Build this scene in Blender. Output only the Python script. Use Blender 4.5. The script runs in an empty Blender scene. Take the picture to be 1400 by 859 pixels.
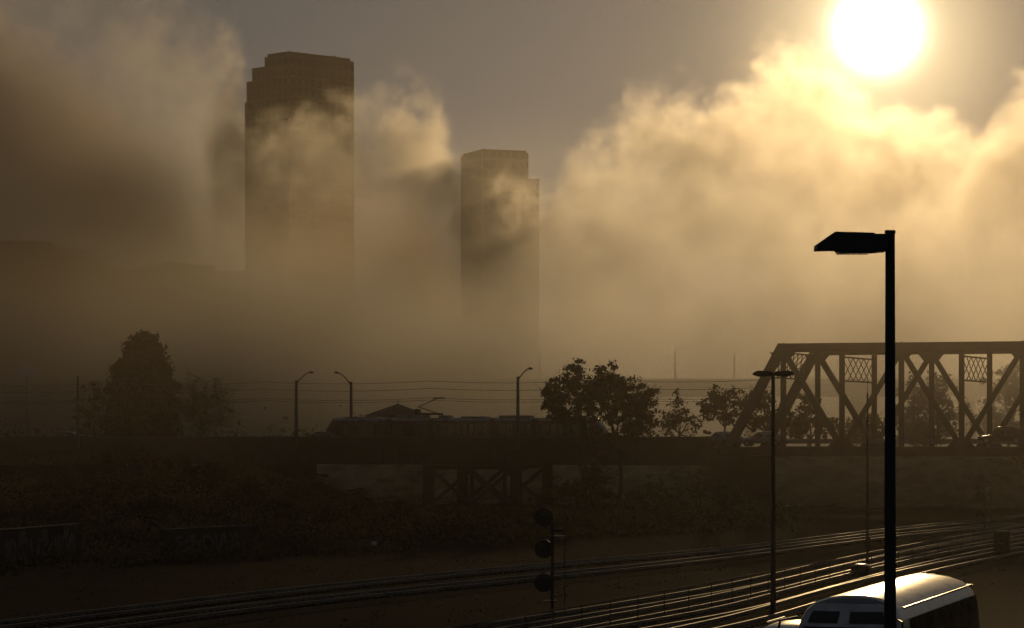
import bpy, bmesh, math, random
from mathutils import Vector, Matrix
R = math.radians
PI = math.pi
F = 3970.0          # focal length in photograph pixels
HU, HV = 700.0, 590.0
CAMZ = 7.5
scene = bpy.context.scene
COL = scene.collection

def P(u, v, Y):      # photo bearing (u,v) at depth Y -> world point
    return Vector(((u - HU) * Y / F, Y, CAMZ + (HV - v) * Y / F))
def G(u, v, z=0.0):  # photo bearing on a horizontal level z
    Y = F * (CAMZ - z) / (v - HV)
    return Vector(((u - HU) * Y / F, Y, z))

# ------------------------------------------------------------------ camera
cam_d = bpy.data.cameras.new('camera')
cam = bpy.data.objects.new('camera', cam_d)
COL.objects.link(cam)
cam.location = (0, 0, CAMZ)
cam.rotation_euler = (R(90), 0, 0)
cam_d.sensor_width = 36
cam_d.lens = 36 * F / 1400
cam_d.shift_y = (HV - 429.5) / 1400
cam_d.clip_start = 0.5
cam_d.clip_end = 9000
scene.camera = cam

# ------------------------------------------------------------------ render settings
scene.view_settings.view_transform = 'Standard'
scene.view_settings.look = 'None'
scene.view_settings.exposure = 0
cy = scene.cycles
cy.use_adaptive_sampling = True
cy.adaptive_threshold = 0.03
cy.use_denoising = True
cy.max_bounces = 5
cy.diffuse_bounces = 2
cy.glossy_bounces = 3
cy.transmission_bounces = 4
cy.volume_bounces = 0
cy.transparent_max_bounces = 16
cy.volume_step_rate = 5.0
cy.volume_max_steps = 512
cy.caustics_reflective = False
cy.caustics_refractive = False
cy.sample_clamp_indirect = 4.0

# ------------------------------------------------------------------ sun and sky
SUN_U, SUN_V = 1200.0, 40.0
sun_dir = Vector(((SUN_U - HU) / F, 1.0, (HV - SUN_V) / F)).normalized()
sun_el = math.asin(sun_dir.z)
sun_az = math.atan2(sun_dir.x, sun_dir.y)      # from +Y toward +X
sd = bpy.data.lights.new('sun', 'SUN')
so = bpy.data.objects.new('sun', sd)
COL.objects.link(so)
sd.energy = 1.26
sd.angle = R(1.2)
sd.color = (1.0, 0.663, 0.30)
so.rotation_euler = sun_dir.to_track_quat('Z', 'Y').to_euler()

w = bpy.data.worlds.new('World')
scene.world = w
w.use_nodes = True
nt = w.node_tree
nt.nodes.clear()
N = nt.nodes.new
Lk = nt.links.new
out = N('ShaderNodeOutputWorld')
sky = N('ShaderNodeTexSky')
sky.sky_type = 'NISHITA'
sky.sun_disc = False
sky.sun_elevation = sun_el
sky.sun_rotation = sun_az
sky.air_density = 1.0
sky.dust_density = 2.0
hsv = N('ShaderNodeHueSaturation')
hsv.inputs['Saturation'].default_value = 0.62
Lk(sky.outputs[0], hsv.inputs['Color'])
bg = N('ShaderNodeBackground')
bg.inputs['Strength'].default_value = 0.0020
Lk(hsv.outputs[0], bg.inputs['Color'])
# aureole and disc of the sun seen through thin high cloud: a function of the angle from the sun's direction
tc = N('ShaderNodeTexCoord')
dot = N('ShaderNodeVectorMath'); dot.operation = 'DOT_PRODUCT'
nrm = N('ShaderNodeVectorMath'); nrm.operation = 'NORMALIZE'
Lk(tc.outputs['Generated'], nrm.inputs[0])
Lk(nrm.outputs[0], dot.inputs[0])
dot.inputs[1].default_value = sun_dir
def M(op, a, b=None, c=None):
    n = N('ShaderNodeMath'); n.operation = op
    for i, x in enumerate((a, b, c)):
        if x is None: continue
        if isinstance(x, (int, float)): n.inputs[i].default_value = x
        else: Lk(x, n.inputs[i])
    return n.outputs[0]
d1 = M('MINIMUM', dot.outputs['Value'], 1.0)
ang = M('MULTIPLY', M('ARCCOSINE', d1), 180 / PI)     # degrees
def gauss(sig, amp):
    q = M('DIVIDE', ang, sig)
    return M('MULTIPLY', M('EXPONENT', M('MULTIPLY', M('MULTIPLY', q, q), -1.0)), amp)
def expo(sig, amp):
    return M('MULTIPLY', M('EXPONENT', M('DIVIDE', ang, -sig)), amp)
core = gauss(0.56, 10.0)
halo = M('ADD', gauss(1.85, 0.85), expo(2.6, 0.05))
ec = N('ShaderNodeBackground'); ec.inputs['Color'].default_value = (1, 0.9, 0.62, 1)
Lk(core, ec.inputs['Strength'])
eh = N('ShaderNodeBackground'); eh.inputs['Color'].default_value = (1, 0.78, 0.42, 1)
Lk(halo, eh.inputs['Strength'])
a1 = N('ShaderNodeAddShader'); a2 = N('ShaderNodeAddShader')
Lk(bg.outputs[0], a1.inputs[0]); Lk(ec.outputs[0], a1.inputs[1])
cl = N('ShaderNodeBackground'); cl.inputs['Color'].default_value = (.85, .94, 1.08, 1); cl.inputs['Strength'].default_value = 0.040   # even high cloud
a3 = N('ShaderNodeAddShader'); Lk(a1.outputs[0], a3.inputs[0]); Lk(cl.outputs[0], a3.inputs[1])
Lk(a3.outputs[0], a2.inputs[0]); Lk(eh.outputs[0], a2.inputs[1])
Lk(a2.outputs[0], out.inputs['Surface'])
# ------------------------------------------------------------------ materials
def mat(name, col, rough=0.7, metal=0.0, var=0.25, scale=3.0, spec=0.5, bump=0.0, detail=5, coat=0.0, nrough=0.5):
    m = bpy.data.materials.new(name); m.use_nodes = True
    t = m.node_tree; b = t.nodes['Principled BSDF']
    tcn = t.nodes.new('ShaderNodeTexCoord')
    nz = t.nodes.new('ShaderNodeTexNoise'); nz.inputs['Scale'].default_value = scale; nz.inputs['Detail'].default_value = detail; nz.inputs['Roughness'].default_value = nrough
    t.links.new(tcn.outputs['Object'], nz.inputs['Vector'])
    rp = t.nodes.new('ShaderNodeValToRGB')
    rp.color_ramp.elements[0].position = 0.3; rp.color_ramp.elements[1].position = 0.7
    rp.color_ramp.elements[0].color = (*[max(0, c * (1 - var)) for c in col], 1)
    rp.color_ramp.elements[1].color = (*[min(1, c * (1 + var)) for c in col], 1)
    t.links.new(nz.outputs[0], rp.inputs[0]); t.links.new(rp.outputs[0], b.inputs['Base Color'])
    b.inputs['Roughness'].default_value = rough; b.inputs['Metallic'].default_value = metal
    b.inputs['Specular IOR Level'].default_value = spec
    b.inputs['Coat Weight'].default_value = coat
    b.inputs['Coat Roughness'].default_value = 0.22
    mr = t.nodes.new('ShaderNodeMapRange'); mr.inputs[3].default_value = max(0.03, rough - 0.12); mr.inputs[4].default_value = min(1, rough + 0.12)
    t.links.new(nz.outputs[0], mr.inputs[0]); t.links.new(mr.outputs[0], b.inputs['Roughness'])
    if bump:
        bp = t.nodes.new('ShaderNodeBump'); bp.inputs['Strength'].default_value = bump; bp.inputs['Distance'].default_value = 0.05
        t.links.new(nz.outputs[0], bp.inputs['Height']); t.links.new(bp.outputs[0], b.inputs['Normal'])
    return m

def leaf_mat(name, col, trans=0.35, var=0.45, scale=0.9):
    m = bpy.data.materials.new(name); m.use_nodes = True
    t = m.node_tree; t.nodes.clear()
    o = t.nodes.new('ShaderNodeOutputMaterial')
    tcn = t.nodes.new('ShaderNodeTexCoord')
    nz = t.nodes.new('ShaderNodeTexNoise'); nz.inputs['Scale'].default_value = scale; nz.inputs['Detail'].default_value = 6
    t.links.new(tcn.outputs['Object'], nz.inputs['Vector'])
    rp = t.nodes.new('ShaderNodeValToRGB')
    rp.color_ramp.elements[0].position = 0.35; rp.color_ramp.elements[1].position = 0.65
    rp.color_ramp.elements[0].color = (*[c * (1 - var) for c in col], 1)
    rp.color_ramp.elements[1].color = (*[c * (1 + var) for c in col], 1)
    t.links.new(nz.outputs[0], rp.inputs[0])
    d = t.nodes.new('ShaderNodeBsdfDiffuse'); tr = t.nodes.new('ShaderNodeBsdfTranslucent'); mx = t.nodes.new('ShaderNodeMixShader')
    t.links.new(rp.outputs[0], d.inputs[0]); t.links.new(rp.outputs[0], tr.inputs[0])
    mx.inputs[0].default_value = trans
    t.links.new(d.outputs[0], mx.inputs[1]); t.links.new(tr.outputs[0], mx.inputs[2]); t.links.new(mx.outputs[0], o.inputs[0])
    return m

def clear_glass(name, tint, opacity=0.35):
    m = bpy.data.materials.new(name); m.use_nodes = True
    t = m.node_tree; t.nodes.clear()
    o = t.nodes.new('ShaderNodeOutputMaterial')
    tr = t.nodes.new('ShaderNodeBsdfTransparent'); tr.inputs[0].default_value = (*tint, 1)
    gl = t.nodes.new('ShaderNodeBsdfGlossy'); gl.inputs['Roughness'].default_value = 0.06; gl.inputs[0].default_value = (.5, .5, .5, 1)
    fr = t.nodes.new('ShaderNodeFresnel'); fr.inputs[0].default_value = 1.45
    mx = t.nodes.new('ShaderNodeMixShader'); t.links.new(fr.outputs[0], mx.inputs[0])
    df = t.nodes.new('ShaderNodeBsdfDiffuse'); df.inputs[0].default_value = (.03, .03, .03, 1)
    mx0 = t.nodes.new('ShaderNodeMixShader'); mx0.inputs[0].default_value = opacity
    t.links.new(tr.outputs[0], mx0.inputs[1]); t.links.new(df.outputs[0], mx0.inputs[2])
    t.links.new(mx0.outputs[0], mx.inputs[1]); t.links.new(gl.outputs[0], mx.inputs[2]); t.links.new(mx.outputs[0], o.inputs[0])
    return m

def mesh_wire(name):
    m = bpy.data.materials.new(name); m.use_nodes = True
    t = m.node_tree; b = t.nodes['Principled BSDF']
    b.inputs['Base Color'].default_value = (.12, .12, .12, 1); b.inputs['Metallic'].default_value = .6; b.inputs['Roughness'].default_value = .45
    tcn = t.nodes.new('ShaderNodeTexCoord'); sp = t.nodes.new('ShaderNodeSeparateXYZ'); t.links.new(tcn.outputs['UV'], sp.inputs[0])
    def mth(op, a, c=None):
        n = t.nodes.new('ShaderNodeMath'); n.operation = op
        for i, x in enumerate((a, c)):
            if x is None: continue
            if isinstance(x, (int, float)): n.inputs[i].default_value = x
            else: t.links.new(x, n.inputs[i])
        return n.outputs[0]
    p = mth('FRACT', mth('MULTIPLY', mth('ADD', sp.outputs[0], sp.outputs[1]), 12.0))
    q = mth('FRACT', mth('MULTIPLY', mth('SUBTRACT', sp.outputs[0], sp.outputs[1]), 12.0))
    al = mth('MAXIMUM', mth('LESS_THAN', p, 0.16), mth('LESS_THAN', q, 0.16))
    t.links.new(al, b.inputs['Alpha'])
    return m

def facade(name, wall, pane, wx, hz):
    m = mat(name, wall, .6, 0, .25, .15); t = m.node_tree; b = t.nodes['Principled BSDF']
    tcn = t.nodes.new('ShaderNodeTexCoord'); sp = t.nodes.new('ShaderNodeSeparateXYZ'); t.links.new(tcn.outputs['Object'], sp.inputs[0])
    def mth(op, a, c):
        n = t.nodes.new('ShaderNodeMath'); n.operation = op
        for i, x in enumerate((a, c)):
            if isinstance(x, (int, float)): n.inputs[i].default_value = x
            else: t.links.new(x, n.inputs[i])
        return n.outputs[0]
    hx = mth('FRACT', mth('DIVIDE', mth('ADD', sp.outputs[0], sp.outputs[1]), wx), 0); hh = mth('FRACT', mth('DIVIDE', sp.outputs[2], hz), 0)
    k = mth('MULTIPLY', mth('MULTIPLY', mth('GREATER_THAN', hx, .22), mth('GREATER_THAN', hh, .34)), 1.0)
    mx = t.nodes.new('ShaderNodeMix'); mx.data_type = 'RGBA'; t.links.new(k, mx.inputs[0])
    old = b.inputs['Base Color'].links[0].from_socket; t.links.new(old, mx.inputs[6]); mx.inputs[7].default_value = (*pane, 1)
    t.links.new(mx.outputs[2], b.inputs['Base Color'])
    return m

MT = dict(
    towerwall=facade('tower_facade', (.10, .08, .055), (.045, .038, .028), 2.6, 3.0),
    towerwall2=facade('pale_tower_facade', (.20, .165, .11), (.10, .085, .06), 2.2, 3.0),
    black_paint=mat('black_paint', (.020, .017, .016), .45, 0, .2, 6),
    steel=mat('bridge_steel', (.028, .024, .020), .6, .2, .4, 1.2, bump=.2),
    galv=mat('galvanised_steel', (.42, .42, .42), .32, .9, .2, 4),
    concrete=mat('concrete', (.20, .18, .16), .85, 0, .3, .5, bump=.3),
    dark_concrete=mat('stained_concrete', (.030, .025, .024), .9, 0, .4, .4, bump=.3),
    rail=mat('rail_steel', (.25, .23, .205), .38, 1, .35, .3),
    rust=mat('rusty_steel', (.10, .055, .035), .75, .3, .3, 5),
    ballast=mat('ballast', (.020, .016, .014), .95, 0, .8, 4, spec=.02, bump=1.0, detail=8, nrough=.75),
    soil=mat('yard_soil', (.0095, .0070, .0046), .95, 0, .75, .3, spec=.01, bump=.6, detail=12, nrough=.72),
    asphalt=mat('asphalt', (.010, .009, .008), .95, 0, .4, 1.0, spec=.0, bump=.4, detail=10, nrough=.7),
    hill=mat('bank_soil', (.038, .033, .018), .95, 0, .5, .3, spec=.1, bump=.6),
    bark=mat('bark', (.040, .030, .022), .9, 0, .3, 4),
    maple=leaf_mat('maple_leaves', (.060, .056, .020)),
    conifer=leaf_mat('conifer_needles', (.018, .015, .008), .15),
    scrub=leaf_mat('scrub_leaves', (.075, .060, .025), .35),
    rusty=leaf_mat('autumn_leaves', (.13, .062, .022), .4),
    olive=leaf_mat('olive_leaves', (.062, .062, .024), .4),
    grass_soil=mat('brightened_grass', (.25, .20, .115), .95, 0, .6, .45, spec=.0, bump=.6, detail=9, nrough=.6),  # pale colour put in to lighten the shaded slope beyond the bridge
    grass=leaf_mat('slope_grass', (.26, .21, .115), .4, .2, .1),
    weeds=leaf_mat('weed_leaves', (.085, .070, .032), .3, .7, .09),
    tower=mat('tower_cladding', (.07, .055, .035), .6, 0, .3, .2),
    tower2=mat('tower_cladding_pale', (.12, .095, .06), .6, 0, .3, .2),
    midrise=mat('midrise_wall', (.05, .042, .035), .7, 0, .3, .2),
    roofing=mat('roof_shingle', (.045, .032, .024), .9, 0, .3, 2),
    white=mat('white_paint', (.80, .78, .75), .36, 0, .16, 1.6, coat=1.0, bump=.30, detail=8, nrough=.65),
    coachgrey=mat('coach_grey_paint', (.15, .145, .14), .35, .2, .1, 1, coat=.5),
    silver=mat('silver_paint', (.20, .20, .20), .3, .5, .08, 2, coat=.4),
    darkcar=mat('dark_car_paint', (.03, .03, .035), .25, 0, .1, 2, coat=.5),
    redcar=mat('red_paint', (.075, .02, .016), .3, 0, .1, 2, coat=.4),
    glass=mat('dark_glass', (.015, .017, .02), .05, 0, .1, 1, spec=.7),
    bluegl=mat('windshield_glass', (.36, .36, .37), .25, 0, .35, 1.2, spec=.8),  # opaque grey base stands in for sunlight showing through the glass
    rubber=mat('rubber', (.015, .015, .015), .9, 0, .1, 3),
    clear=clear_glass('clear_window_glass', (.85, .85, .82)),
    lens=mat('lamp_lens', (.25, .24, .22), .2, 0, .1, 3),
    wire=mesh_wire('chain_link'),
    graffiti=mat('pale_spray_paint', (.10, .09, .095), .8, 0, .35, 1.5),
    sign=mat('pale_sign_face', (.42, .40, .46), .5, 0, .1, 2),
)

# ------------------------------------------------------------------ object helpers
def world_of(o):   # location and turn only
    m = o.matrix_basis.copy()
    while o.parent:
        o = o.parent
        m = o.matrix_basis @ m
    return m

class MB:
    """collects simple solids and links them as ONE mesh object"""
    def __init__(s): s.v = []; s.f = []; s.uv = {}
    def quadmesh(s, pts, faces):
        k = len(s.v); s.v += [Vector(p) for p in pts]; s.f += [tuple(k + i for i in f) for f in faces]
    def box(s, a, b):
        x0, y0, z0 = a; x1, y1, z1 = b
        s.quadmesh([(x0,y0,z0),(x1,y0,z0),(x1,y1,z0),(x0,y1,z0),(x0,y0,z1),(x1,y0,z1),(x1,y1,z1),(x0,y1,z1)],
                   [(0,3,2,1),(4,5,6,7),(0,1,5,4),(1,2,6,5),(2,3,7,6),(3,0,4,7)])
        return s
    def obox(s, c, ex, ey, z0, z1):      # plan corner c, plan edge vectors ex, ey
        c = Vector(c[:2]); ex = Vector(ex[:2]); ey = Vector(ey[:2])
        q = [c, c + ex, c + ex + ey, c + ey]
        s.quadmesh([(*p, z0) for p in q] + [(*p, z1) for p in q], [(0,3,2,1),(4,5,6,7),(0,1,5,4),(1,2,6,5),(2,3,7,6),(3,0,4,7)])
        return s
    def beam(s, p, q, wd, dp, up=(0, 0, 1)):
        p = Vector(p); q = Vector(q); d = (q - p).normalized(); up = Vector(up)
        if abs(d.dot(up)) > .98: up = Vector((0, 1, 0))
        sx = d.cross(up).normalized(); uz = sx.cross(d).normalized()
        a = sx * wd / 2; b = uz * dp / 2
        pts = [p-a-b, p+a-b, p+a+b, p-a+b, q-a-b, q+a-b, q+a+b, q-a+b]
        s.quadmesh(pts, [(0,3,2,1),(4,5,6,7),(0,1,5,4),(1,2,6,5),(2,3,7,6),(3,0,4,7)])
        return s
    def tube(s, p, q, r0, r1=None, n=8, caps=True):
        r1 = r0 if r1 is None else r1
        p = Vector(p); q = Vector(q); d = (q - p).normalized()
        up = Vector((0, 0, 1)) if abs(d.z) < .95 else Vector((1, 0, 0))
        a = d.cross(up).normalized(); b = a.cross(d)
        pts = []
        for c, r in ((p, r0), (q, r1)):
            for i in range(n):
                an = 2 * PI * i / n
                pts.append(c + a * math.cos(an) * r + b * math.sin(an) * r)
        fs = [(i, (i + 1) % n, n + (i + 1) % n, n + i) for i in range(n)]
        if caps: fs += [tuple(range(n))[::-1], tuple(range(n, 2 * n))]
        s.quadmesh(pts, fs)
        return s
    def path(s, pts, r, n=6):
        for a, b in zip(pts, pts[1:]): s.tube(a, b, r, r, n)
        return s
    def prism(s, poly, axis, a, b):     # polygon of 2D points pushed along an axis
        def mk(p, c): return (c, p[0], p[1]) if axis == 'x' else ((p[0], c, p[1]) if axis == 'y' else (p[0], p[1], c))
        n = len(poly)
        s.quadmesh([mk(p, a) for p in poly] + [mk(p, b) for p in poly],
                   [tuple(range(n))[::-1], tuple(range(n, 2 * n))] + [(i, (i + 1) % n, n + (i + 1) % n, n + i) for i in range(n)])
        return s
    def loft(s, rings, closed=False, caps=False):
        n = len(rings[0]); k = len(s.v)
        for r in rings: s.v += [Vector(p) for p in r]
        for j in range(len(rings) - 1):
            for i in range(n if closed else n - 1):
                i2 = (i + 1) % n
                s.f.append((k + j*n + i, k + j*n + i2, k + (j+1)*n + i2, k + (j+1)*n + i))
        if caps:
            s.f.append(tuple(k + i for i in range(n))[::-1]); s.f.append(tuple(k + (len(rings)-1)*n + i for i in range(n)))
        return s
    def build(s, name, material, parent=None, world=False, bevel=0.0, smooth=False, fix=True):
        me = bpy.data.meshes.new(name)
        vs = s.v
        if world and parent is not None:
            inv = world_of(parent).inverted()
            vs = [inv @ p for p in vs]
        me.from_pydata([tuple(p) for p in vs], [], s.f)
        me.materials.append(material)
        if fix:
            bm = bmesh.new(); bm.from_mesh(me)
            bmesh.ops.recalc_face_normals(bm, faces=bm.faces)
            bm.to_mesh(me); bm.free()
        if smooth:
            me.polygons.foreach_set('use_smooth', [True] * len(me.polygons))
        o = bpy.data.objects.new(name, me); COL.objects.link(o)
        if parent is not None: o.parent = parent
        if bevel:
            md = o.modifiers.new('edge', 'BEVEL'); md.width = bevel; md.segments = 2; md.limit_method = 'ANGLE'
        return o

def thing(name, label, cat, loc=(0, 0, 0), rz=0.0, group=None):
    o = bpy.data.objects.new(name, None); COL.objects.link(o)
    o.location = loc; o.rotation_euler = (0, 0, rz); o.empty_display_size = .5
    o['label'] = label; o['category'] = cat
    if group: o['group'] = group
    return o
def tag(o, label, cat, group=None):
    o['label'] = label; o['category'] = cat
    if group: o['group'] = group
    return o
def struct(o): o['kind'] = 'structure'; return o
def dup(root, loc, rz, label):
    def cp(o, par):
        c = o.copy(); COL.objects.link(c)
        if par is not None: c.parent = par
        for ch in list(o.children): cp(ch, c)
        return c
    r = cp(root, None)
    r.location = loc; r.rotation_euler = (0, 0, rz); r['label'] = label
    return r

# ------------------------------------------------------------------ ground, tracks, yard
def ground_z(x, y):
    # level yard, with a planted bank rising toward the left end of the bridge
    k = max(0.0, min(1.0, (y - 168 - 0.25 * max(0, x + 30)) / 75.0)) * max(0.0, min(1.0, (-13 - x) / 12.0))
    k *= max(0.0, min(1.0, (420 - y) / 80.0))
    k = k * k * (3 - 2 * k)
    # beyond the bridge the land stands at nearly deck height, except where the tracks run through
    q = max(0.0, min(1.0, (y - (277 - 0.325 * (x - 21.1)) - 11.5) / 12.0))
    q *= max(0.0, min(1.0, (46 + 0.41 * (y - 259) - 4 - x) / 5.0 + (1 if y > 520 else 0)))
    q = q * q * (3 - 2 * q)
    return max(3.6 * k, 4.5 * q)
xs = [-3500, -1500, -700, -300, -160] + [-110 + 4 * i for i in range(50)] + [130, 200, 400, 900, 1800, 3500]
ys = [-60, 0, 20, 40, 60, 80] + [95 + 3.5 * i for i in range(100)] + [500, 600, 800, 1200, 2000, 3500, 6500]
gb = MB()
for y in ys:
    for x in xs: gb.v.append(Vector((x, y, ground_z(x, y))))
nx = len(xs)
for j in range(len(ys) - 1):
    for i in range(nx - 1): gb.f.append((j*nx+i, j*nx+i+1, (j+1)*nx+i+1, (j+1)*nx+i))
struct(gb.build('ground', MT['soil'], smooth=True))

gs = MB()
gxs = [-90 + 3.5*i for i in range(44)]
for i, x in enumerate(gxs):
    for k in range(7):
        y = 277 - .325*(x-21.1) + 11.0 + k*2.6
        gs.v.append(Vector((x, y, ground_z(x, y) + (.06 if k in (0, 6) else .45))))
for i in range(len(gxs)-1):
    for k in range(6): gs.f.append((i*7+k, (i+1)*7+k, (i+1)*7+k+1, i*7+k+1))
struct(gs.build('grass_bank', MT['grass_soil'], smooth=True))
road = MB()
rp_ = [(2.0, 42), (26, 40), (33, 96), (24, 108), (12, 96), (3.5, 60)]
road.quadmesh([(x, y, .02) for x, y in rp_], [tuple(range(len(rp_)))])
struct(road.build('parking_road', MT['asphalt']))

def spline(pts, n=10):
    P4 = [Vector(p) for p in pts]; P4 = [2*P4[0]-P4[1]] + P4 + [2*P4[-1]-P4[-2]]
    o = []
    for i in range(1, len(P4) - 2):
        a, b, c, d = P4[i-1:i+3]
        for k in range(n):
            t_ = k / n
            o.append(.5*((2*b)+(c-a)*t_+(2*a-5*b+4*c-d)*t_*t_+(3*b-a-3*c+d)*t_**3))
    o.append(P4[-2]); return o

def track(uv, label):
    pts = [G(u_, v_, .32) for u_, v_ in uv]
    a = pts[0] + (pts[0] - pts[1]).normalized() * 30
    b = pts[-1] + (pts[-1] - pts[-2]).normalized() * 130
    c = spline([a] + pts + [b], 12)
    for _ in range(140):            # ease the curve
        c = [c[0]] + [(c[i-1] + c[i]*2 + c[i+1]) / 4 for i in range(1, len(c)-1)] + [c[-1]]
    for p in c: p.z = .32
    T = thing('railway_track', label, 'railway track', (pts[0].x, pts[0].y, 0), 0, 'tracks across the rail yard')
    nrm = []
    for i in range(len(c)):
        d = (c[min(i+1, len(c)-1)] - c[max(i-1, 0)]).normalized(); nrm.append(Vector((-d.y, d.x, 0)))
    bed = MB()
    bed.loft([[c[i] + nrm[i]*w_ + Vector((0, 0, z_)) for w_, z_ in ((-2.3,-.30),(-1.5,-.17),(1.5,-.17),(2.3,-.30))] for i in range(len(c))])
    # sleepers lie in the bed
    acc = 0
    for i in range(len(c) - 1):
        seg = (c[i+1] - c[i]).length; d = (c[i+1] - c[i]) / seg; x_ = (0.62 - acc % 0.62)
        while x_ < seg:
            p = c[i] + d * x_; x_ += .62
            if 95 < p.y < 300: bed.beam(p - nrm[i]*1.3 + Vector((0,0,-.18)), p + nrm[i]*1.3 + Vector((0,0,-.18)), .24, .12)
        acc += seg
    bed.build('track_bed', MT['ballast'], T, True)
    for sgn in (-1, 1):
        r = MB()
        prof = [(-.07,-.15),(-.07,-.13),(-.012,-.11),(-.012,-.04),(-.036,-.02),(-.036,-.004),(-.026,0),(.026,0),(.036,-.004),(.036,-.02),(.012,-.04),(.012,-.11),(.07,-.13),(.07,-.15)]
        r.loft([[c[i] + nrm[i]*(sgn*.7525 + a_) + Vector((0, 0, b_)) for a_, b_ in prof] for i in range(len(c))], closed=True, caps=True)
        r.build('rail', MT['rail'], T, True)
    return T
track([(0,852),(350,810),(650,778),(1000,751),(1110,737),(1210,723),(1400,705)], 'farthest railway track, along the foot of the planted bank')
track([(108,858),(350,824),(650,796),(1000,761),(1110,744),(1210,731),(1400,714)], 'second railway track from the bridge, beside the farthest one')
track([(760,841),(1000,803),(1058,789),(1210,751),(1360,727),(1400,720)], 'railway track in the middle of the fan, farther of the pair behind the fence')
track([(760,858),(1000,815),(1058,800),(1210,760),(1360,735),(1400,728)], 'railway track just behind the chain link fence, nearer of the pair')
track([(850,858),(1000,833),(1058,817),(1210,773),(1360,745),(1400,738)], 'railway track passing behind the parked coach, second nearest')
track([(950,858),(1020,844),(1100,820),(1210,786),(1360,757),(1400,750)], 'nearest railway track, closest to the parked coach')

# low chain link fence
fp = spline([(-4.5,86,0),(-1.2,94.7,0),(9.4,124,0),(19.8,154,0),(33,195,0)], 10)
fence = thing('chain_link_fence', 'low chain link fence running along the near railway tracks', 'fence', fp[0])
fm_ = MB(); L_ = 0; uvs = []
fme = bpy.data.meshes.new('wire_mesh'); vv = []; ff = []; us = [0]
for a_, b_ in zip(fp, fp[1:]): us.append(us[-1] + (b_ - a_).length)
base = fp[0]
for p in fp: vv += [tuple(p - base + Vector((0,0,.05))), tuple(p - base + Vector((0,0,1.2)))]
for i in range(len(fp) - 1): ff.append((2*i, 2*i+2, 2*i+3, 2*i+1))
fme.from_pydata(vv, [], ff); ul = fme.uv_layers.new(name='UVMap')
for poly in fme.polygons:
    for li in poly.loop_indices:
        vi = fme.loops[li].vertex_index; ul.data[li].uv = (us[vi//2], 1.2 * (vi % 2))
fme.materials.append(MT['wire']); fo = bpy.data.objects.new('wire_mesh', fme); COL.objects.link(fo); fo.parent = fence
rl = MB(); rl.path([p + Vector((0,0,1.22)) for p in fp], .025); rl.build('top_rail', MT['rust'], fence, True)
d_ = 0; pi_ = 0
post0 = None
for i in range(len(fp)):
    if us[i] >= d_:
        d_ = us[i] + 2.6
        if post0 is None:
            post0 = MB().tube((0,0,0),(0,0,1.22),.022,.022,8).build('post', MT['rust'], fence); post0.location = fp[i] - base
        else:
            q = post0.copy(); COL.objects.link(q); q.location = fp[i] - base

# ------------------------------------------------------------------ lamps, signals and yard furniture
p0 = P(1217, 590, 33)
L1 = thing('street_lamp', 'tall black street lamp nearest the camera with one wedge head', 'street lamp', (p0.x, p0.y, 0), 0, 'yard lamps')
L1z = CAMZ + (HV - 317) * 33 / F
MB().tube((0,0,0),(0,0,L1z),.088,.054,16).build('pole', MT['black_paint'], L1, smooth=False)
MB().tube((0,0,0),(0,0,.35),.16,.15,16).build('base_flange', MT['black_paint'], L1)
k_ = 33 / F
hd = [(-102.5*k_,-26*k_),(-102*k_,-18.5*k_),(-77*k_,-1*k_),(-24*k_,-2.5*k_),(-23*k_,-4*k_),(-5*k_,-4*k_),(-5*k_,-27*k_),(-27*k_,-29*k_),(-73*k_,-28*k_),(-74*k_,-25.5*k_)]
MB().prism([(a_, L1z + b_) for a_, b_ in hd], 'y', -.17, .17).build('lamp_head', MT['black_paint'], L1, bevel=.012)
MB().box((-72*k_,-.13,L1z-30.5*k_),(-30*k_,.13,L1z-28.6*k_)).build('lens', MT['lens'], L1)
MB().tube((0,0,L1z-.02),(0,0,L1z+.015),.062,.062,16).build('pole_cap', MT['black_paint'], L1)

p0 = P(1057, 590, 116)
L2 = thing('street_lamp', 'black lamp post with two flat heads in front of the truss end', 'street lamp', (p0.x, p0.y, 0), 0, 'yard lamps')
MB().tube((0,0,0),(0,0,9.85),.12,.07,12).build('pole', MT['black_paint'], L2)
for sgn in (-1, 1):
    h = MB().prism([(sgn*.02,9.72),(sgn*.02,9.86),(sgn*.12,9.90),(sgn*.62,9.93),(sgn*.80,9.84),(sgn*.80,9.76),(sgn*.62,9.70)], 'y', -.2, .2).build('lamp_head', MT['black_paint'], L2, bevel=.015)
    MB().box((min(sgn*.2,sgn*.6),-.15,9.685),(max(sgn*.2,sgn*.6),.15,9.705)).build('lens', MT['lens'], h)

p0 = P(1186, 590, 160)
mast = thing('radio_mast', 'slim plain mast without lamp head behind the nearest lamp', 'mast', (p0.x, p0.y, 0))
MB().tube((0,0,0),(0,0,9.6),.085,.05,10).build('pole', MT['black_paint'], mast)
MB().tube((0,0,9.6),(0,0,10.6),.02,.012,6).build('whip_antenna', MT['black_paint'], mast)
MB().box((-.14,-.28,.9),(.14,-.10,1.7)).build('junction_box', MT['steel'], mast, bevel=.02)
for zz in (3.0, 5.5, 8.0): MB().tube((0,0,zz),(0,0,zz+.08),.095,.095,10).build('clamp', MT['steel'], mast)

p0 = G(1177, 789)
eb = thing('equipment_box', 'low dark trackside box with a sunlit lid near the mast', 'equipment box', p0, R(-20))
MB().box((-.45,-.35,0),(.45,.35,.55)).build('cabinet', MT['steel'], eb, bevel=.02)
MB().prism([(-.5,.552),(.5,.552),(.5,.58),(.2,.68),(-.2,.68),(-.5,.58)], 'y', -.4, .4).build('lid', MT['galv'], eb, bevel=.01)

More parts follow.
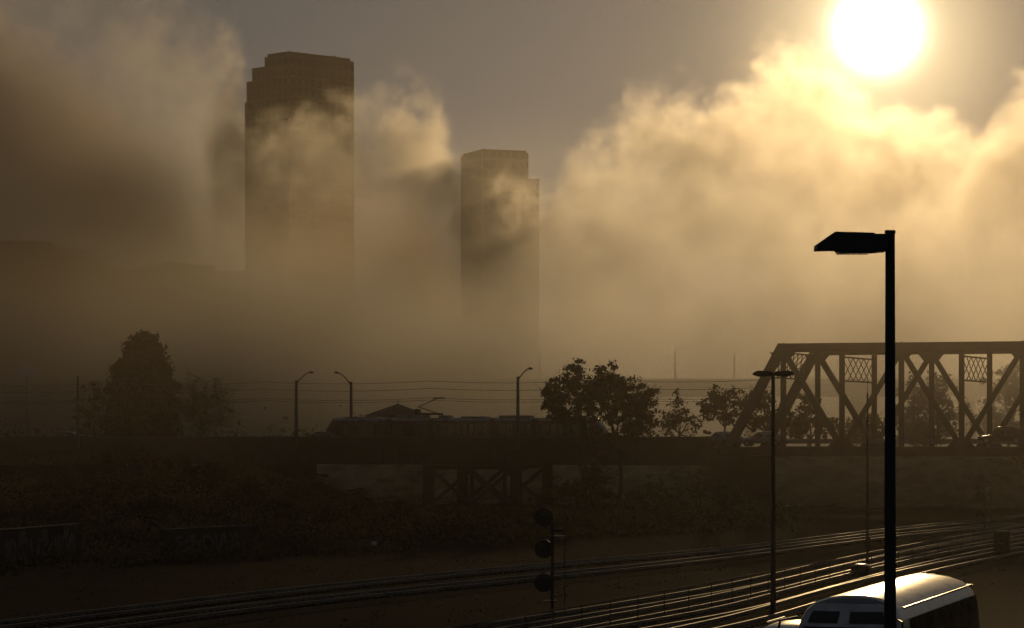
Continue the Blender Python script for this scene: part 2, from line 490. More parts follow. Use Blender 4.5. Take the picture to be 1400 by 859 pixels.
def signal(u_, Y_, label):
    p = P(u_, 590, Y_)
    S = thing('railway_signal', label, 'railway signal', (p.x, p.y, 0), 0, 'three disc railway signals')
    MB().tube((0,0,0),(0,0,3.9),.075,.065,10).build('mast', MT['black_paint'], S)
    MB().box((-.25,-.25,0),(.25,.25,.12)).build('base_plate', MT['concrete'], S, bevel=.02)
    for zz in (4.08, 2.80, 1.46):
        h = MB()
        h.tube((-.34,-.03,zz),(-.34,.03,zz),.38,.38,28)
        h.tube((-.34,.03,zz),(-.34,.26,zz),.15,.13,14)
        h.beam((-.34,.06,zz-.1),(0.02,.06,zz-.1),.05,.06)
        hh = h.build('signal_head', MT['black_paint'], S)
        hd_ = MB()
        ring = []
        for yy in (-.03, -.28):
            ring.append([(-.34 + math.cos(a_*PI/10)*.13, yy, zz + math.sin(a_*PI/10)*.13) for a_ in range(-1, 12)])
        hd_.loft(ring); hd_.build('hood', MT['black_paint'], hh)
    MB().box((-.1,-.3,3.28),(.55,.3,3.33)).build('platform', MT['black_paint'], S); MB().box((-.35,-.22,.70),(.20,.22,.75)).build('platform', MT['black_paint'], S)
    ld = MB()
    for yy in (-.16, .16): ld.tube((.50,yy,.0),(.50,yy,3.9),.018,.018,6)
    for i in range(13): ld.tube((.50,-.16,.25+.28*i),(.50,.16,.25+.28*i),.012,.012,5)
    for zz in (.9, 2.2, 3.6): ld.beam((0,0,zz),(.50,0,zz),.03,.03)
    ld.build('ladder', MT['black_paint'], S)
    MB().beam((.02,0,3.55),(.46,0,3.55),.12,.14).build('bracket', MT['black_paint'], S)
    return S
sg = signal(755, 116, 'black three disc railway signal with ladder, nearer of two, before the fence')
pr = P(1346, 590, 214)
sg2 = dup(sg, (pr.x, pr.y, -.1), R(4), 'distant three disc railway signal below the truss bridge')

p0 = G(1370, 760)
cb = thing('relay_cabinet', 'dark upright relay cabinet standing between the tracks', 'cabinet', p0, R(-24))
MB().box((-.42,-.35,.12),(.42,.35,1.42)).build('cabinet_body', MT['steel'], cb, bevel=.02)
MB().box((-.48,-.42,1.423),(.48,.42,1.50)).build('roof', MT['steel'], cb, bevel=.02)
MB().box((-.46,-.40,0),(.46,.40,.118)).build('plinth', MT['concrete'], cb)
for sx in (-.20, .20):
    d_o = MB().box((sx-.18,-.372,.2),(sx+.18,-.353,1.36)).build('door', MT['steel'], cb, bevel=.005)
    MB().box((sx-.02+(.12 if sx<0 else -.12),-.40,.72),(sx+.02+(.12 if sx<0 else -.12),-.374,.88)).build('handle', MT['galv'], d_o)

p0 = G(512, 762)
mk = thing('marker_post', 'short trackside marker post with a small white plate', 'marker post', p0)
MB().tube((0,0,0),(0,0,1.3),.04,.04,8).build('post', MT['rust'], mk)
MB().box((-.16,-.062,.72),(.12,-.042,.95)).build('plate', MT['sign'], mk, bevel=.01)

# ------------------------------------------------------------------ the bridge: local axes a (along, to the right), n (away)
TH = R(18)
BO = P(1003, 590, 277); BO.z = 0
av = Vector((math.cos(TH), -math.sin(TH), 0)); nv = Vector((math.sin(TH), math.cos(TH), 0))
def bs(u_, t_):          # distance along the bridge whose bearing is u_ at offset t_
    k = (u_ - HU) / F
    x0 = BO.x + nv.x * t_; y0 = BO.y + nv.y * t_
    return (k * y0 - x0) / (av.x - k * av.y)
def BW(s, t_, z): return BO + av * s + nv * t_ + Vector((0, 0, z))
DECK = 5.75
S_L = bs(-140, 0)          # left end of the approach, outside the frame

# --- truss span
tr = thing('truss_bridge', 'dark steel through truss bridge with riveted diagonals and lattice sway frames', 'bridge', BO, -TH)
W_ = 11.6
pn = (bs(1398, 0) - bs(1071, 0)) / 4
near_h = bs(1071, 0); far_h = bs(1118, W_)
far_pn = (bs(1353, W_) - bs(1118, W_)) / 3
ZB, ZT = 5.65, 15.42
def truss_plane(t0, h0, p_):
    npan = 10
    e0 = h0 - p_ * .93
    ts = t0
    xs_ = [h0 + i * p_ for i in range(npan + 1)]
    MB().box((h0 - .35, ts - .32, ZT - .42), (xs_[-1] + .3, ts + .32, ZT + .42)).build('top_chord', MT['steel'], tr, bevel=.03)
    MB().box((e0 - .8, ts - .28, ZB - .42), (xs_[-1] + 5, ts + .28, ZB + .38)).build('bottom_chord', MT['steel'], tr, bevel=.03)
    MB().beam((e0 - .15, ts, ZB + .2), (h0 - .05, ts, ZT + .25), .62, .92, (1, 0, 0)).build('end_post', MT['steel'], tr, bevel=.03)
    for i, x_ in enumerate(xs_):
        v_ = MB()
        for o_ in (-.15, .15): v_.box((x_ - .24, ts + o_ - .05, ZB + .385), (x_ + .24, ts + o_ + .05, ZT - .425))
        z_ = ZB + .6
        while z_ < ZT - .9:         # lacing bars between the two channels
            v_.beam((x_ - .18, ts, z_), (x_ + .18, ts, z_ + .4), .04, .02, (0, 1, 0)); z_ += .4
        v_.build('vertical', MT['steel'], tr)
        g = MB()
        if i % 2 == 0:
            g.prism([(x_-1.25,ZT-.41),(x_-.65,ZT-1.15),(x_+.65,ZT-1.15),(x_+1.25,ZT-.41)], 'y', ts-.345, ts-.325)
        else:
            g.prism([(x_-1.35,ZB+.37),(x_-.7,ZB+1.05),(x_+.7,ZB+1.05),(x_+1.35,ZB+.37),(x_+1.35,ZB-.3),(x_-1.35,ZB-.3)], 'y', ts-.345, ts-.325)
        g.build('gusset', MT['steel'], tr)
        if i < npan:
            a_, b_ = ((x_, ZT - .3), (x_ + p_, ZB + .3)) if i % 2 == 0 else ((x_, ZB + .3), (x_ + p_, ZT - .3))
            w2 = .56 if i < 1 else .48
            MB().beam((a_[0], ts + .02, a_[1]), (b_[0], ts + .02, b_[1]), w2 * .8, w2, (0, 0, 1)).build('diagonal', MT['steel'], tr)
    rv = MB()
    for x_ in xs_[::2]: rv.tube((x_, ts, ZT + .42), (x_, ts, ZT + .53), .06, .05, 6)
    rv.build('chord_pin', MT['steel'], tr)
    return e0, xs_
eN, xN = truss_plane(0.0, near_h, pn)
eF, xF = truss_plane(W_, far_h, far_pn)
def lattice(p0_, p1_, depth, n_, th):   # a lattice girder across the deck between two points of the planes
    m = MB(); p0_ = Vector(p0_); p1_ = Vector(p1_); dz = Vector(depth)
    m.beam(p0_, p1_, .14, .14); m.beam(p0_ + dz, p1_ + dz, .14, .14)
    for i in range(n_):
        for (r0, r1) in ((0, 1), (1, 0)):
            for half in (0, .5):
                q0 = (i + half) / n_; q1 = min(1, q0 + 1 / n_)
                if i + half + 1 > n_ + .01: continue
                m.beam(p0_.lerp(p1_, q0) + dz * r0, p0_.lerp(p1_, q1) + dz * r1, th, th * .5)
    return m
for i in range(1, 10):
    if i % 2 == 1:
        lattice((xN[i], .1, ZT - .9), (xF[i], W_ - .1, ZT - .9), (0, 0, -2.25), 3, .075).build('sway_frame', MT['steel'], tr)
    else:
        MB().beam((xN[i], .1, ZT), (xF[i], W_ - .1, ZT), .25, .45).build('top_strut', MT['steel'], tr)
dN = Vector((near_h - eN, 0, ZT - ZB)); 
lattice(Vector((eN, 0, ZB)) + dN * .955 + Vector((0,.1,0)), Vector((eF, W_, ZB)) + dN * .955 + Vector((0,-.1,0)), -dN * .24, 4, .09).build('portal_frame', MT['steel'], tr)
MB().box((eN - 1, .4, DECK - .55), (xN[-1] + 4, W_ - .4, DECK)).build('deck', MT['concrete'], tr)
gb2 = MB()
gb2.box((eN + 2, W_ - .62, ZB + .64), (xN[-1], W_ - .45, ZB + 1.12))
pa_ = gb2.build('parapet', MT['concrete'], tr)
for i in range(21): MB().box((eN + 2.2 + i * 2.95, W_ - .66, DECK), (eN + 2.45 + i * 2.95, W_ - .41, ZB + .638)).build('parapet_post', MT['concrete'], pa_)
MB().box((eN - 1.6, -1.0, -.5), (eN + 1.6, W_ + 1.0, ZB - .6)).build('pier', MT['dark_concrete'], tr, bevel=.05)

# --- approach viaduct
SA = eN - 1.1
vd_ = thing('bridge_approach', 'long dark plate girder approach leading left from the truss bridge', 'bridge', BO, -TH)
MB().box((S_L, .2, DECK - .5), (SA, W_ - .2, DECK)).build('deck', MT['asphalt'], vd_)
for tt in (-.1, W_ + .1):
    g = MB(); g.box((S_L, tt - .12, DECK - 1.45), (SA, tt + .12, DECK - .1)); g.box((S_L, tt - .3, DECK - 1.52), (SA, tt + .3, DECK - 1.45)); g.box((S_L, tt - .3, DECK - .10), (SA, tt + .3, DECK - .02))
    s_ = S_L
    while s_ < SA: g.box((s_, tt - .24, DECK - 1.44), (s_ + .06, tt + .24, DECK - .11)); s_ += 1.6
    g.build('girder', MT['steel'], vd_)
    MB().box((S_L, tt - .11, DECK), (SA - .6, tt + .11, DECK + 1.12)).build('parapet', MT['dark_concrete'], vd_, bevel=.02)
    r = MB(); s_ = S_L
    r.tube((S_L, tt, DECK + 1.18), (SA - .6, tt, DECK + 1.18), .05, .05, 8)
    while s_ < SA - .6: r.box((s_, tt - .04, DECK + 1.122), (s_ + .07, tt + .04, DECK + 1.16)); s_ += 1.9
    r.build('hand_rail', MT['steel'], vd_)
def bent(u0, u1):
    s0, s1 = bs(u0, 0), bs(u1, 0); zt = DECK - 1.54
    for tt in (.6, W_ - .6):
        for s_ in (s0, s1): MB().box((s_ - .5, tt - .35, 0), (s_ + .5, tt + .35, zt)).build('bent_post', MT['steel'], vd_, bevel=.03)
        mid = (s0 + s1) / 2
        MB().box((mid - .15, tt - .2, 0.6), (mid + .15, tt + .2, zt)).build('bent_post', MT['steel'], vd_)
        MB().box((s0 + .52, tt - .25, zt - .45), (s1 - .52, tt + .25, zt - .02)).build('cross_head', MT['steel'], vd_)
        for (p_, q_) in (((s0+.4, zt-.5),(mid, .3)), ((s0+.4,.3),(mid, zt-.5)), ((mid, zt-.5),(s1-.4,.3)), ((mid,.3),(s1-.4, zt-.5))):
            MB().beam((p_[0], tt - .26, p_[1]), (q_[0], tt - .26, q_[1]), .12, .36).build('cross_brace', MT['steel'], vd_)
bent(583, 703)
sA, sB = bs(284, 0), bs(376, 0)
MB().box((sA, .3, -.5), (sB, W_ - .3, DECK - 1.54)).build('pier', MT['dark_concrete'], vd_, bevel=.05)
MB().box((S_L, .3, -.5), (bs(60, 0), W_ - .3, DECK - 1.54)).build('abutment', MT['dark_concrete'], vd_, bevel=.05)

# --- streetlights on the bridge
def cobra(u_, vtop, t_, side, label, zbase=DECK, arm=4.2):
    s_ = bs(u_, t_); p = BW(s_, t_, zbase)
    ztop = CAMZ + (HV - vtop) * p.y / F - zbase
    T = thing('street_lamp', label, 'street lamp', p, -TH, 'curved arm streetlights on the bridge')
    MB().tube((0,0,0),(0,0,ztop),.19,.14,10).build('pole', MT['black_paint'], T)
    pts = [Vector((0, side * arm * q, ztop - .35 + 1.25 * math.sin(q * PI / 2))) for q in (0, .15, .35, .6, .85)]
    MB().path(pts, .06, 8).build('arm', MT['black_paint'], T)
    e = pts[-1]
    hd_ = MB()
    rings = []
    for q, r_ in ((0, .05), (.15, .16), (.5, .20), (.85, .15), (1, .03)):
        rings.append([(math.cos(a_*PI/4)*r_*1.2, e.y + side*q*.95, e.z - .02 + q*.06 + math.sin(a_*PI/4)*r_*.62) for a_ in range(8)])
    hd_.loft(rings, closed=True, caps=True)
    h = hd_.build('lamp_head', MT['black_paint'], T, smooth=True)
    MB().box((-.12, e.y + side*.3 if side > 0 else e.y - .75, e.z - .12), (.12, e.y + side*.75 if side > 0 else e.y - .3, e.z - .085)).build('lens', MT['lens'], h)
    return T
cobra(405, 520, -.6, 1, 'streetlight left of the streetcar, its arm curving right', zbase=DECK)
cobra(480, 522, W_ + .6, -1, 'streetlight rising behind the streetcar, its arm curving left')
cobra(708, 515, W_ * .0 - .6, 1, 'streetlight beside the rear of the streetcar, left of the maples')
p = BW(bs(110, 0), -.6, DECK)
up_ = thing('utility_pole', 'plain dark pole on the bridge left of the tall conifer', 'pole', p, -TH)
MB().tube((0,0,0),(0,0,CAMZ + 76*p.y/F - DECK),.16,.11,8).build('pole', MT['black_paint'], up_)
MB().beam((-.5,0,5.0),(.5,0,5.0),.09,.09).build('cross_arm', MT['black_paint'], up_)

# --- overhead wires of the streetcar line
wires = [(3.9, 547, 'lowest contact wire above the streetcar roof'), (7.6, 544, 'second contact wire just above the lowest one'), (2.2, 531, 'feeder wire strung midway up the streetlight poles'), (9.4, 521, 'highest wire strung across the streetlight pole tops')]
for t_, v_, lb in wires:
    pa, pb = BW(bs(-60, t_), t_, 0), BW(bs(1060, t_), t_, 0)
    za = CAMZ + (HV - v_) * BW(bs(600, t_), t_, 0).y / F
    m = MB(); pts = []
    for i in range(41):
        q = pa.lerp(pb, i / 40); sag = 0.25 * (1 - abs(((i / 40 * 5) % 1) * 2 - 1) ** 2)
        q.z = za - sag; pts.append(q)
    m.path(pts, .022, 5)
    tag(m.build('overhead_wire', MT['black_paint']), lb, 'wire', 'wires over the bridge')

# --- streetcar
sc0 = bs(444, 6.2)
sp_ = BW(sc0, 6.2, DECK + .02)
car_ = thing('streetcar', 'long low floor articulated streetcar crossing the approach with raised pantograph', 'streetcar', sp_, -TH)
BH = 3.05
mods = [(0, 7.1), (7.7, 11.6), (12.2, 18.0), (18.6, 22.5), (23.1, 30.2)]
for mi, (x0, x1) in enumerate(mods):
    b = MB()
    nose0 = mi == 0; nose1 = mi == 4
    wl = 1.27
    def sec(x_, top, bot):      # ring of the body shell (lower sides and roof are closed, window band is left open)
        return x_, top, bot
    lo = .35; sill = 1.35; head = 2.45
    xa = x0 + (1.5 if nose0 else 0); xb = x1 - (1.5 if nose1 else 0)
    for sy in (-1, 1):
        y0_, y1_ = sorted((sy * wl, sy * (wl - .07)))
        b.box((xa, y0_, lo), (xb, y1_, sill)); b.box((xa, y0_, head), (xb, y1_, BH - .25))
        nw = max(2, round((xb - xa) / 1.5))
        for i in range(nw + 1):
            xc = xa + (xb - xa) * i / nw
            b.box((max(xa, xc - .11), y0_, sill), (min(xb, xc + .11), y1_, head))
    b.box((xa, -wl + .08, lo), (xb, wl - .08, lo + .2))
    shell = b.build('body', MT['redcar'], car_)
    rf = MB(); rf.prism([(-wl,BH-.245),(wl,BH-.245),(wl-.12,BH-.02),(wl-.5,BH+.06),(-wl+.5,BH+.06),(-wl+.12,BH-.02)], 'x', xa, xb)
    rf.build('roof', MT['silver'], car_, bevel=.02)
    for sy in (-1, 1):
        for i in range(nw):
            xc0 = xa + (xb - xa) * i / nw + .12; xc1 = xa + (xb - xa) * (i + 1) / nw - .12
            dr = (mi in (1, 3) and i == 1)
            MB().box((xc0, sy*(wl-.045)-.012, sill+.01), (xc1, sy*(wl-.045)+.012, head-.01)).build('window', MT['clear'], car_)
    st = MB()
    for i in range(int((xb - xa) / 1.1)):
        for yy in (-.75, .75):
            xq = xa + .4 + i * 1.1; st.box((xq, yy-.38, .95), (xq+.42, yy+.38, 1.02)); st.box((xq+.40, yy-.38, 1.02), (xq+.48, yy+.38, 1.62))
    st.build('seats', MT['darkcar'], car_)
    if nose0 or nose1:
        d_ = -1 if nose0 else 1; xe = xa if nose0 else xb
        prof = [(lo, 1.30, 1.0), (1.2, 1.50, 1.02), (1.9, 1.18, 1.1), (2.6, .62, 1.2), (2.95, .25, 1.2), (BH+.03, 0.0, 1.1)]
        n_ = MB(); rings = []
        for z_, out_, wn in prof:
            rings.append([(xe, -wl, min(z_, BH)), (xe + d_*out_*.72, -wn*.93, z_), (xe + d_*out_, -wn*.45, z_), (xe + d_*out_, wn*.45, z_), (xe + d_*out_*.72, wn*.93, z_), (xe, wl, min(z_, BH))])
        n_.loft(rings); n_.build('cab_nose', MT['redcar'], car_, smooth=False)
        ws = MB(); rg = []
        for z_, out_, wn in prof[1:4]:
            rg.append([(xe + d_*(out_*.72+.03), -wn*.93, z_), (xe + d_*(out_+.03), -wn*.45, z_), (xe + d_*(out_+.03), wn*.45, z_), (xe + d_*(out_*.72+.03), wn*.93, z_)])
        ws.loft(rg); ws.build('windshield', MT['glass'], car_)
        for yy in (-.7, .7):
            MB().tube((xe + d_*1.12, yy, .85), (xe + d_*1.42, yy, .85), .12, .12, 12).build('headlight', MT['lens'], car_)
    if mi < 4:
        bl = MB()
        for k in range(5): bl.box((x1 + .02 + k*.115, -wl + .1 + .04*(k % 2), lo + .1), (x1 + .10 + k*.115, wl - .1 - .04*(k % 2), BH - .1))
        bl.build('bellows', MT['rubber'], car_)
for (a_, b_, h_) in ((2.4, 6.0, .10), (8.2, 11.2, .22), (12.6, 13.6, .24), (15.0, 17.6, .12), (19.0, 22.2, .22), (24.0, 27.8, .14)):
    MB().box((a_, -.85, BH + .065), (b_, .85, BH + .065 + h_)).build('roof_unit', MT['silver'], car_, bevel=.05)
bg_ = MB()
for xq in (3.6, 14.8, 26.6):
    for dx in (-.9, .9):
        for yy in (-.72, .72): bg_.tube((xq+dx, yy-.06, .32), (xq+dx, yy+.06, .32), .31, .31, 16)
bg_.build('wheels', MT['rust'], car_)
pb_ = 10.2
pg = MB(); pg.box((pb_-.3, -.35, BH+.33), (pb_+.1, .35, BH+.95)); pg.box((pb_+.6, -.6, BH+.33), (pb_+2.4, .6, BH+.55)); pan = pg.build('pantograph', MT['black_paint'], car_)
am = MB(); am.beam((pb_+1.9, 0, BH+.55), (pb_-.05, 0, BH+1.15), .08, .09); am.beam((pb_-.05, 0, BH+1.15), (pb_+2.0, 0, BH+2.0), .07, .08); am.build('arm', MT['black_paint'], pan)
MB().box((pb_+1.75, -.75, BH+1.98), (pb_+2.55, .75, BH+2.10)).build('collector_head', MT['black_paint'], pan)

# --- road vehicles
def make_car(label, paint, loc, rz, suv=False, group='cars crossing the bridge'):
    T = thing('car', label, 'car', loc, rz, group)
    Lc, roof = (4.6, 1.68 if suv else 1.45)
    be = .98 if suv else .90
    st_ = [(0.0,.55,.62,.76),(0.12,.80,.72,.86),(0.9,.88,.86,.90),(1.15,.90,.88,.9),(1.85,.91,roof-.05,.9),(2.4,.91,roof,.9),(3.2,.91,roof-.02,.9),(3.75,.90,roof-(.10 if suv else .28),.9),(4.3,.88,be+(.35 if suv else .06),.88),(4.5,.85,be-.05,.84),(4.6,.6,.70,.78)]
    rings = []
    for y_, w_, zt, w2 in st_:
        cab = zt > be + .03
        wr = w_*.74 if cab else w_*.80
        zb = min(be, zt - .06)
        rings.append([(-w_*.95,y_,.28),(-w_,y_,.5),(-w_*.97,y_,zb),(-wr,y_,zt-.04),(-wr*.6,y_,zt),(wr*.6,y_,zt),(wr,y_,zt-.04),(w_*.97,y_,zb),(w_,y_,.5),(w_*.95,y_,.28)])
    MB().loft(rings, closed=True, caps=True).build('body', paint, T, smooth=True)
    for i0, i1, nm in ((3, 4, 'windshield'), (7, 8, 'rear_window')):
        q = []
        for ii, sh in ((i0, .12), (i1, -.12)):
            A = rings[i0]; B = rings[i1]; tt = .1 if ii == i0 else .9
            pa = [Vector(A[k]).lerp(Vector(B[k]), tt) for k in (3, 6)]
            q.append([Vector((p.x*.92, p.y, p.z+.02)) for p in pa])
        g = MB(); g.quadmesh([q[0][0], q[0][1], q[1][1], q[1][0]], [(0,1,2,3)]); o = g.build(nm, MT['glass'], T, fix=False)
    for sgn in (-1, 1):
        for (ya, yb_) in ((1.75, 2.55), (2.65, 3.5)):
            g = MB(); w0 = .91*.955; wt = .91*.755
            g.quadmesh([(sgn*w0,ya-.25 if ya<2 else ya,be+.05),(sgn*w0,yb_,be+.05),(sgn*wt,yb_-.03,roof-.12),(sgn*wt,ya+.08,roof-.12)], [(0,1,2,3)])
            g.build('side_window', MT['glass'], T, fix=False)
        for yw in (.85, 3.65):
            wq = MB().tube((sgn*.72,yw,.32),(sgn*.93,yw,.32),.32,.32,18).build('wheel', MT['rubber'], T)
            MB().tube((sgn*.925,yw,.32),(sgn*.94,yw,.32),.19,.17,12).build('rim', MT['galv'], wq)
        MB().box((sgn*.62-.13,-.015,.58),(sgn*.62+.13,.10,.70)).build('headlight', MT['lens'], T)
        MB().box((sgn*.93-.07,1.35,be-.02),(sgn*.93+.07,1.47,be+.12)).build('mirror', paint, T)
    return T
cars = [(62, 3.0, False, 'darkcar', 'dark car at the far left end of the bridge approach'),
        (410, 3.2, False, 'darkcar', 'dark car just ahead of the streetcar, by the left streetlight'),
        (955, 3.0, False, 'silver', 'grey car between the maples and the truss end'),
        (1012, 3.2, False, 'silver', 'grey car entering the truss bridge at its end posts'),
        (1338, 4.0, True, 'darkcar', 'dark car inside the truss bridge near the frame edge')]
for u_, t_, suv, pt, lb in cars:
    p = BW(bs(u_, t_), t_, DECK + (.55 if u_ > 1300 else .30))
    make_car(lb, MT[pt], p, -TH - R(90), suv)
# ------------------------------------------------------------------ coach and van in the yard
ca = math.atan2(4.5, 14.4)
co_p = P(1148, 590, 69.3); co_p.z = .025
coach = thing('coach', 'white roofed coach parked beside the nearest lamp post', 'coach', co_p, -ca)
coach.scale = (1.04, 1.06, 1.045)
CL, CH = 14.0, 3.32
prof = [(.38, 1.22), (.9, 1.25), (1.45, 1.25), (2.3, 1.22), (2.75, 1.17), (3.0, 1.06), (3.16, .88), (3.26, .58), (3.31, .25), (3.32, 0)]
def rake(z_): return 0.05 if z_ < 1.2 else 0.05 + 1.55 * ((z_ - 1.2) / 2.12) ** 1.35
def ring_at(y_, k=1.0, top=CH, off=0.0, frontal=0.0):
    q = []
    for z_, w_ in prof:
        q.append((-w_*k, y_ + frontal * rake(z_), z_ * (top / CH) if z_ > 1.5 else z_))
    return q + [(-a_, b_, c_) for a_, b_, c_ in q[::-1][1:]]
sta = [(0, .97, CH-.03, 1.0), (.35, 1.0, CH, .85), (1.2, 1.0, CH, .42), (2.3, 1.0, CH, .0)] + [(y_, 1.0, CH, 0.0) for y_ in (4, 6, 8, 10, 11.6)] + [(12.6, .995, CH - .05, 0), (13.3, .985, CH - .16, 0), (13.75, .965, CH - .36, 0), (14.0, .93, CH - .62, 0)]
rings = [ring_at(y_, k, tp, 0, fr) for y_, k, tp, fr in sta]
b = MB(); b.loft(rings, closed=True)
half = len(prof)
k0 = len(b.v)
fr = rings[0]; n_ = len(fr)
cols = []
for i in range(half):
    l_ = Vector(fr[i]); r_ = Vector(fr[n_-1-i]) if i < half-1 else l_
    cols.append([l_.lerp(r_, q) + Vector((0, -.16 * (1 - (2*q-1)**2), 0)) for q in (0, .25, .5, .75, 1)])
b.loft(cols)
rr = rings[-1]
b.loft([[Vector(rr[i]), Vector(rr[n_-1-i])] for i in range(half)])
b.build('body', MT['coachgrey'], coach, smooth=True)
rsk = MB(); rsk.loft([[(p[0]*1.002, p[1] + (.02 if j == 0 else 0), p[2] + .005) for p in rings[j][4:-4]] for j in range(len(rings))]); rsk.build('roof_skin', MT['white'], coach, smooth=True)
# windshield: the raked front glass, a shell just proud of the cap
def cap_pt(z_, q, off):
    for i in range(half - 1):
        if prof[i][0] <= z_ <= prof[i+1][0]:
            tq = (z_ - prof[i][0]) / (prof[i+1][0] - prof[i][0])
            c0, c1 = cols[i], cols[i+1]
            f_ = q * 4; j = min(3, int(f_)); g_ = f_ - j
            p_ = (c0[j].lerp(c0[j+1], g_)).lerp(c1[j].lerp(c1[j+1], g_), tq)
            return p_ + Vector((0, -off, off * .6))
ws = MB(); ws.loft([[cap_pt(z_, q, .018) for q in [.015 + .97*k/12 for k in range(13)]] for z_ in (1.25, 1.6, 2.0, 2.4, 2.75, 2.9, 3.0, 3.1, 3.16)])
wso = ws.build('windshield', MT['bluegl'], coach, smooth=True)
for q0, q1 in ((.08, .40), (.52, .88)):
    d_ = MB(); d_.loft([[cap_pt(z_, q0 + (q1-q0)*k/5, .032) for k in range(6)] for z_ in (2.72, 2.85, 2.98)]); d_.build('sun_visor', MT['black_paint'], wso, smooth=True)
bb_ = MB(); bb_.loft([[cap_pt(z_, .05 + .9*k/12, .036) for k in range(13)] for z_ in (2.52, 2.58, 2.63)]); bb_.build('tint_band', MT['black_paint'], wso, smooth=True)
for q0 in (.3, .62):
    wp_ = MB(); wp_.path([cap_pt(1.30, q0, .05), cap_pt(1.9, q0 + .05, .05), cap_pt(2.5, q0 + .12, .05)], .018, 6); wp_.build('wiper', MT['black_paint'], coach)
for sgn in (-1, 1):
    for i in range(7):
        y0_ = 2.55 + i * 1.52; g = MB()
        g.quadmesh([(sgn*1.262, y0_, 1.55), (sgn*1.262, y0_+1.42, 1.55), (sgn*1.232, y0_+1.42, 2.34), (sgn*1.185, y0_+1.42, 2.74), (sgn*1.185, y0_, 2.74), (sgn*1.232, y0_, 2.34)], [(0,1,2,5),(5,2,3,4)])
        g.build('side_window', MT['glass'], coach, fix=False)
    tr_ = MB(); tr_.box((sgn*1.075-.018, 2.3, 2.99), (sgn*1.075+.018, 13.0, 3.025)); tr_.build('roof_gutter', MT['silver'], coach, bevel=.01)
    bd = MB(); bd.box((sgn*1.248-.01, 2.2, .45), (sgn*1.248+.01, 13.6, 1.48)); bd.build('side_panel', MT['darkcar'], coach)
    for yw in (2.1, 9.4, 10.8):
        wq = MB().tube((sgn*.95,yw,.5),(sgn*1.27,yw,.5),.5,.5,24).build('wheel', MT['rubber'], coach, bevel=.03)
        MB().tube((sgn*1.265,yw,.5),(sgn*1.285,yw,.5),.30,.26,16).build('rim', MT['galv'], wq)
    MB().path([(sgn*1.15,.75,2.85),(sgn*1.42,.15,2.80),(sgn*1.45,.02,2.55)], .03, 6).build('mirror_arm', MT['black_paint'], coach)
    MB().box((sgn*1.45-.11,-.08,2.05),(sgn*1.45+.11,.08,2.55)).build('mirror', MT['black_paint'], coach, bevel=.03)
    MB().box((sgn*.85-.2,-.12,.62),(sgn*.85+.2,-.02,.82)).build('headlight', MT['lens'], coach, bevel=.02)
for y_ in (3.4, 5.6, 7.8, 10.0, 12.0):
    sm_r = MB(); sm_r.loft([[(x_, y_ + dy_, z_ + .012) for x_, _, z_ in ring_at(0)[4:-4]] for dy_ in (0, .05)]); sm_r.build('roof_seam', MT['silver'], coach)
MB().box((-1.15,-.17,.32),(1.15,.02,.56)).build('bumper', MT['darkcar'], coach, bevel=.03)
sw = MB(); sw.beam((-1.0, 13.7, 2.95), (1.0, 13.7, 2.95), .22, .05); sw.build('rear_spoiler', MT['silver'], coach)

vp = P(1054, 590, 73.6); vp.z = .03
van = thing('van', 'white van at the bottom edge with sun flashing off its roof', 'van', vp, -ca)
VL, VH = 5.2, 2.42
vst = [(0,.86,.95,.75,.9),(.15,.92,1.10,.84,1.0),(.95,.95,1.30,.86,1.22),(1.75,.97,2.20,.78,1.3),(2.2,.97,2.38,.78,1.3),(3.6,.97,VH,.78,1.3),(4.7,.97,2.40,.78,1.3),(5.05,.95,2.30,.74,1.3),(5.2,.93,1.9,.76,1.25)]
rg = []
for y_, w_, zt, wr, zb in vst:
    zb = min(zb, zt - .08)
    rg.append([(-w_*.94,y_,.32),(-w_,y_,.6),(-w_*.99,y_,zb),(-wr,y_,zt-.10),(-wr*.85,y_,zt-.03),(-wr*.4,y_,zt),(wr*.4,y_,zt),(wr*.85,y_,zt-.03),(wr,y_,zt-.10),(w_*.99,y_,zb),(w_,y_,.6),(w_*.94,y_,.32)])
MB().loft(rg, closed=True, caps=True).build('body', MT['white'], van, smooth=True)
g = MB(); g.quadmesh([(-.80,1.0,1.36),(.80,1.0,1.36),(.72,1.70,2.14),(-.72,1.70,2.14)], [(0,1,2,3)]); g.build('windshield', MT['glass'], van, fix=False)
for sgn in (-1, 1):
    for ya, yb_ in ((1.75, 2.6), (2.7, 3.75), (3.85, 4.9)):
        g = MB(); g.quadmesh([(sgn*.965,ya,1.36),(sgn*.965,yb_,1.36),(sgn*.82,yb_,2.12),(sgn*.82,ya+.1,2.12)], [(0,1,2,3)]); g.build('side_window', MT['glass'], van, fix=False)
    for yw in (.95, 4.2):
        wq = MB().tube((sgn*.78,yw,.36),(sgn*.99,yw,.36),.36,.36,20).build('wheel', MT['rubber'], van)
        MB().tube((sgn*.985,yw,.36),(sgn*1.0,yw,.36),.22,.2,14).build('rim', MT['galv'], wq)
    MB().box((sgn*.68-.14,-.02,.72),(sgn*.68+.14,.08,.92)).build('headlight', MT['lens'], van, bevel=.02)
    MB().box((sgn*1.10-.10,1.35,1.30),(sgn*1.10+.10,1.47,1.60)).build('mirror', MT['black_paint'], van, bevel=.03)
rk = MB()
for sx in (-.62, .62): rk.tube((sx, 2.4, VH+.05), (sx, 4.6, VH+.05), .025, .025, 6)
rk.build('roof_rack', MT['galv'], van)

# ------------------------------------------------------------------ buildings in the fog
def frame2(ang): return Vector((math.cos(ang), math.sin(ang))), Vector((-math.sin(ang), math.cos(ang)))
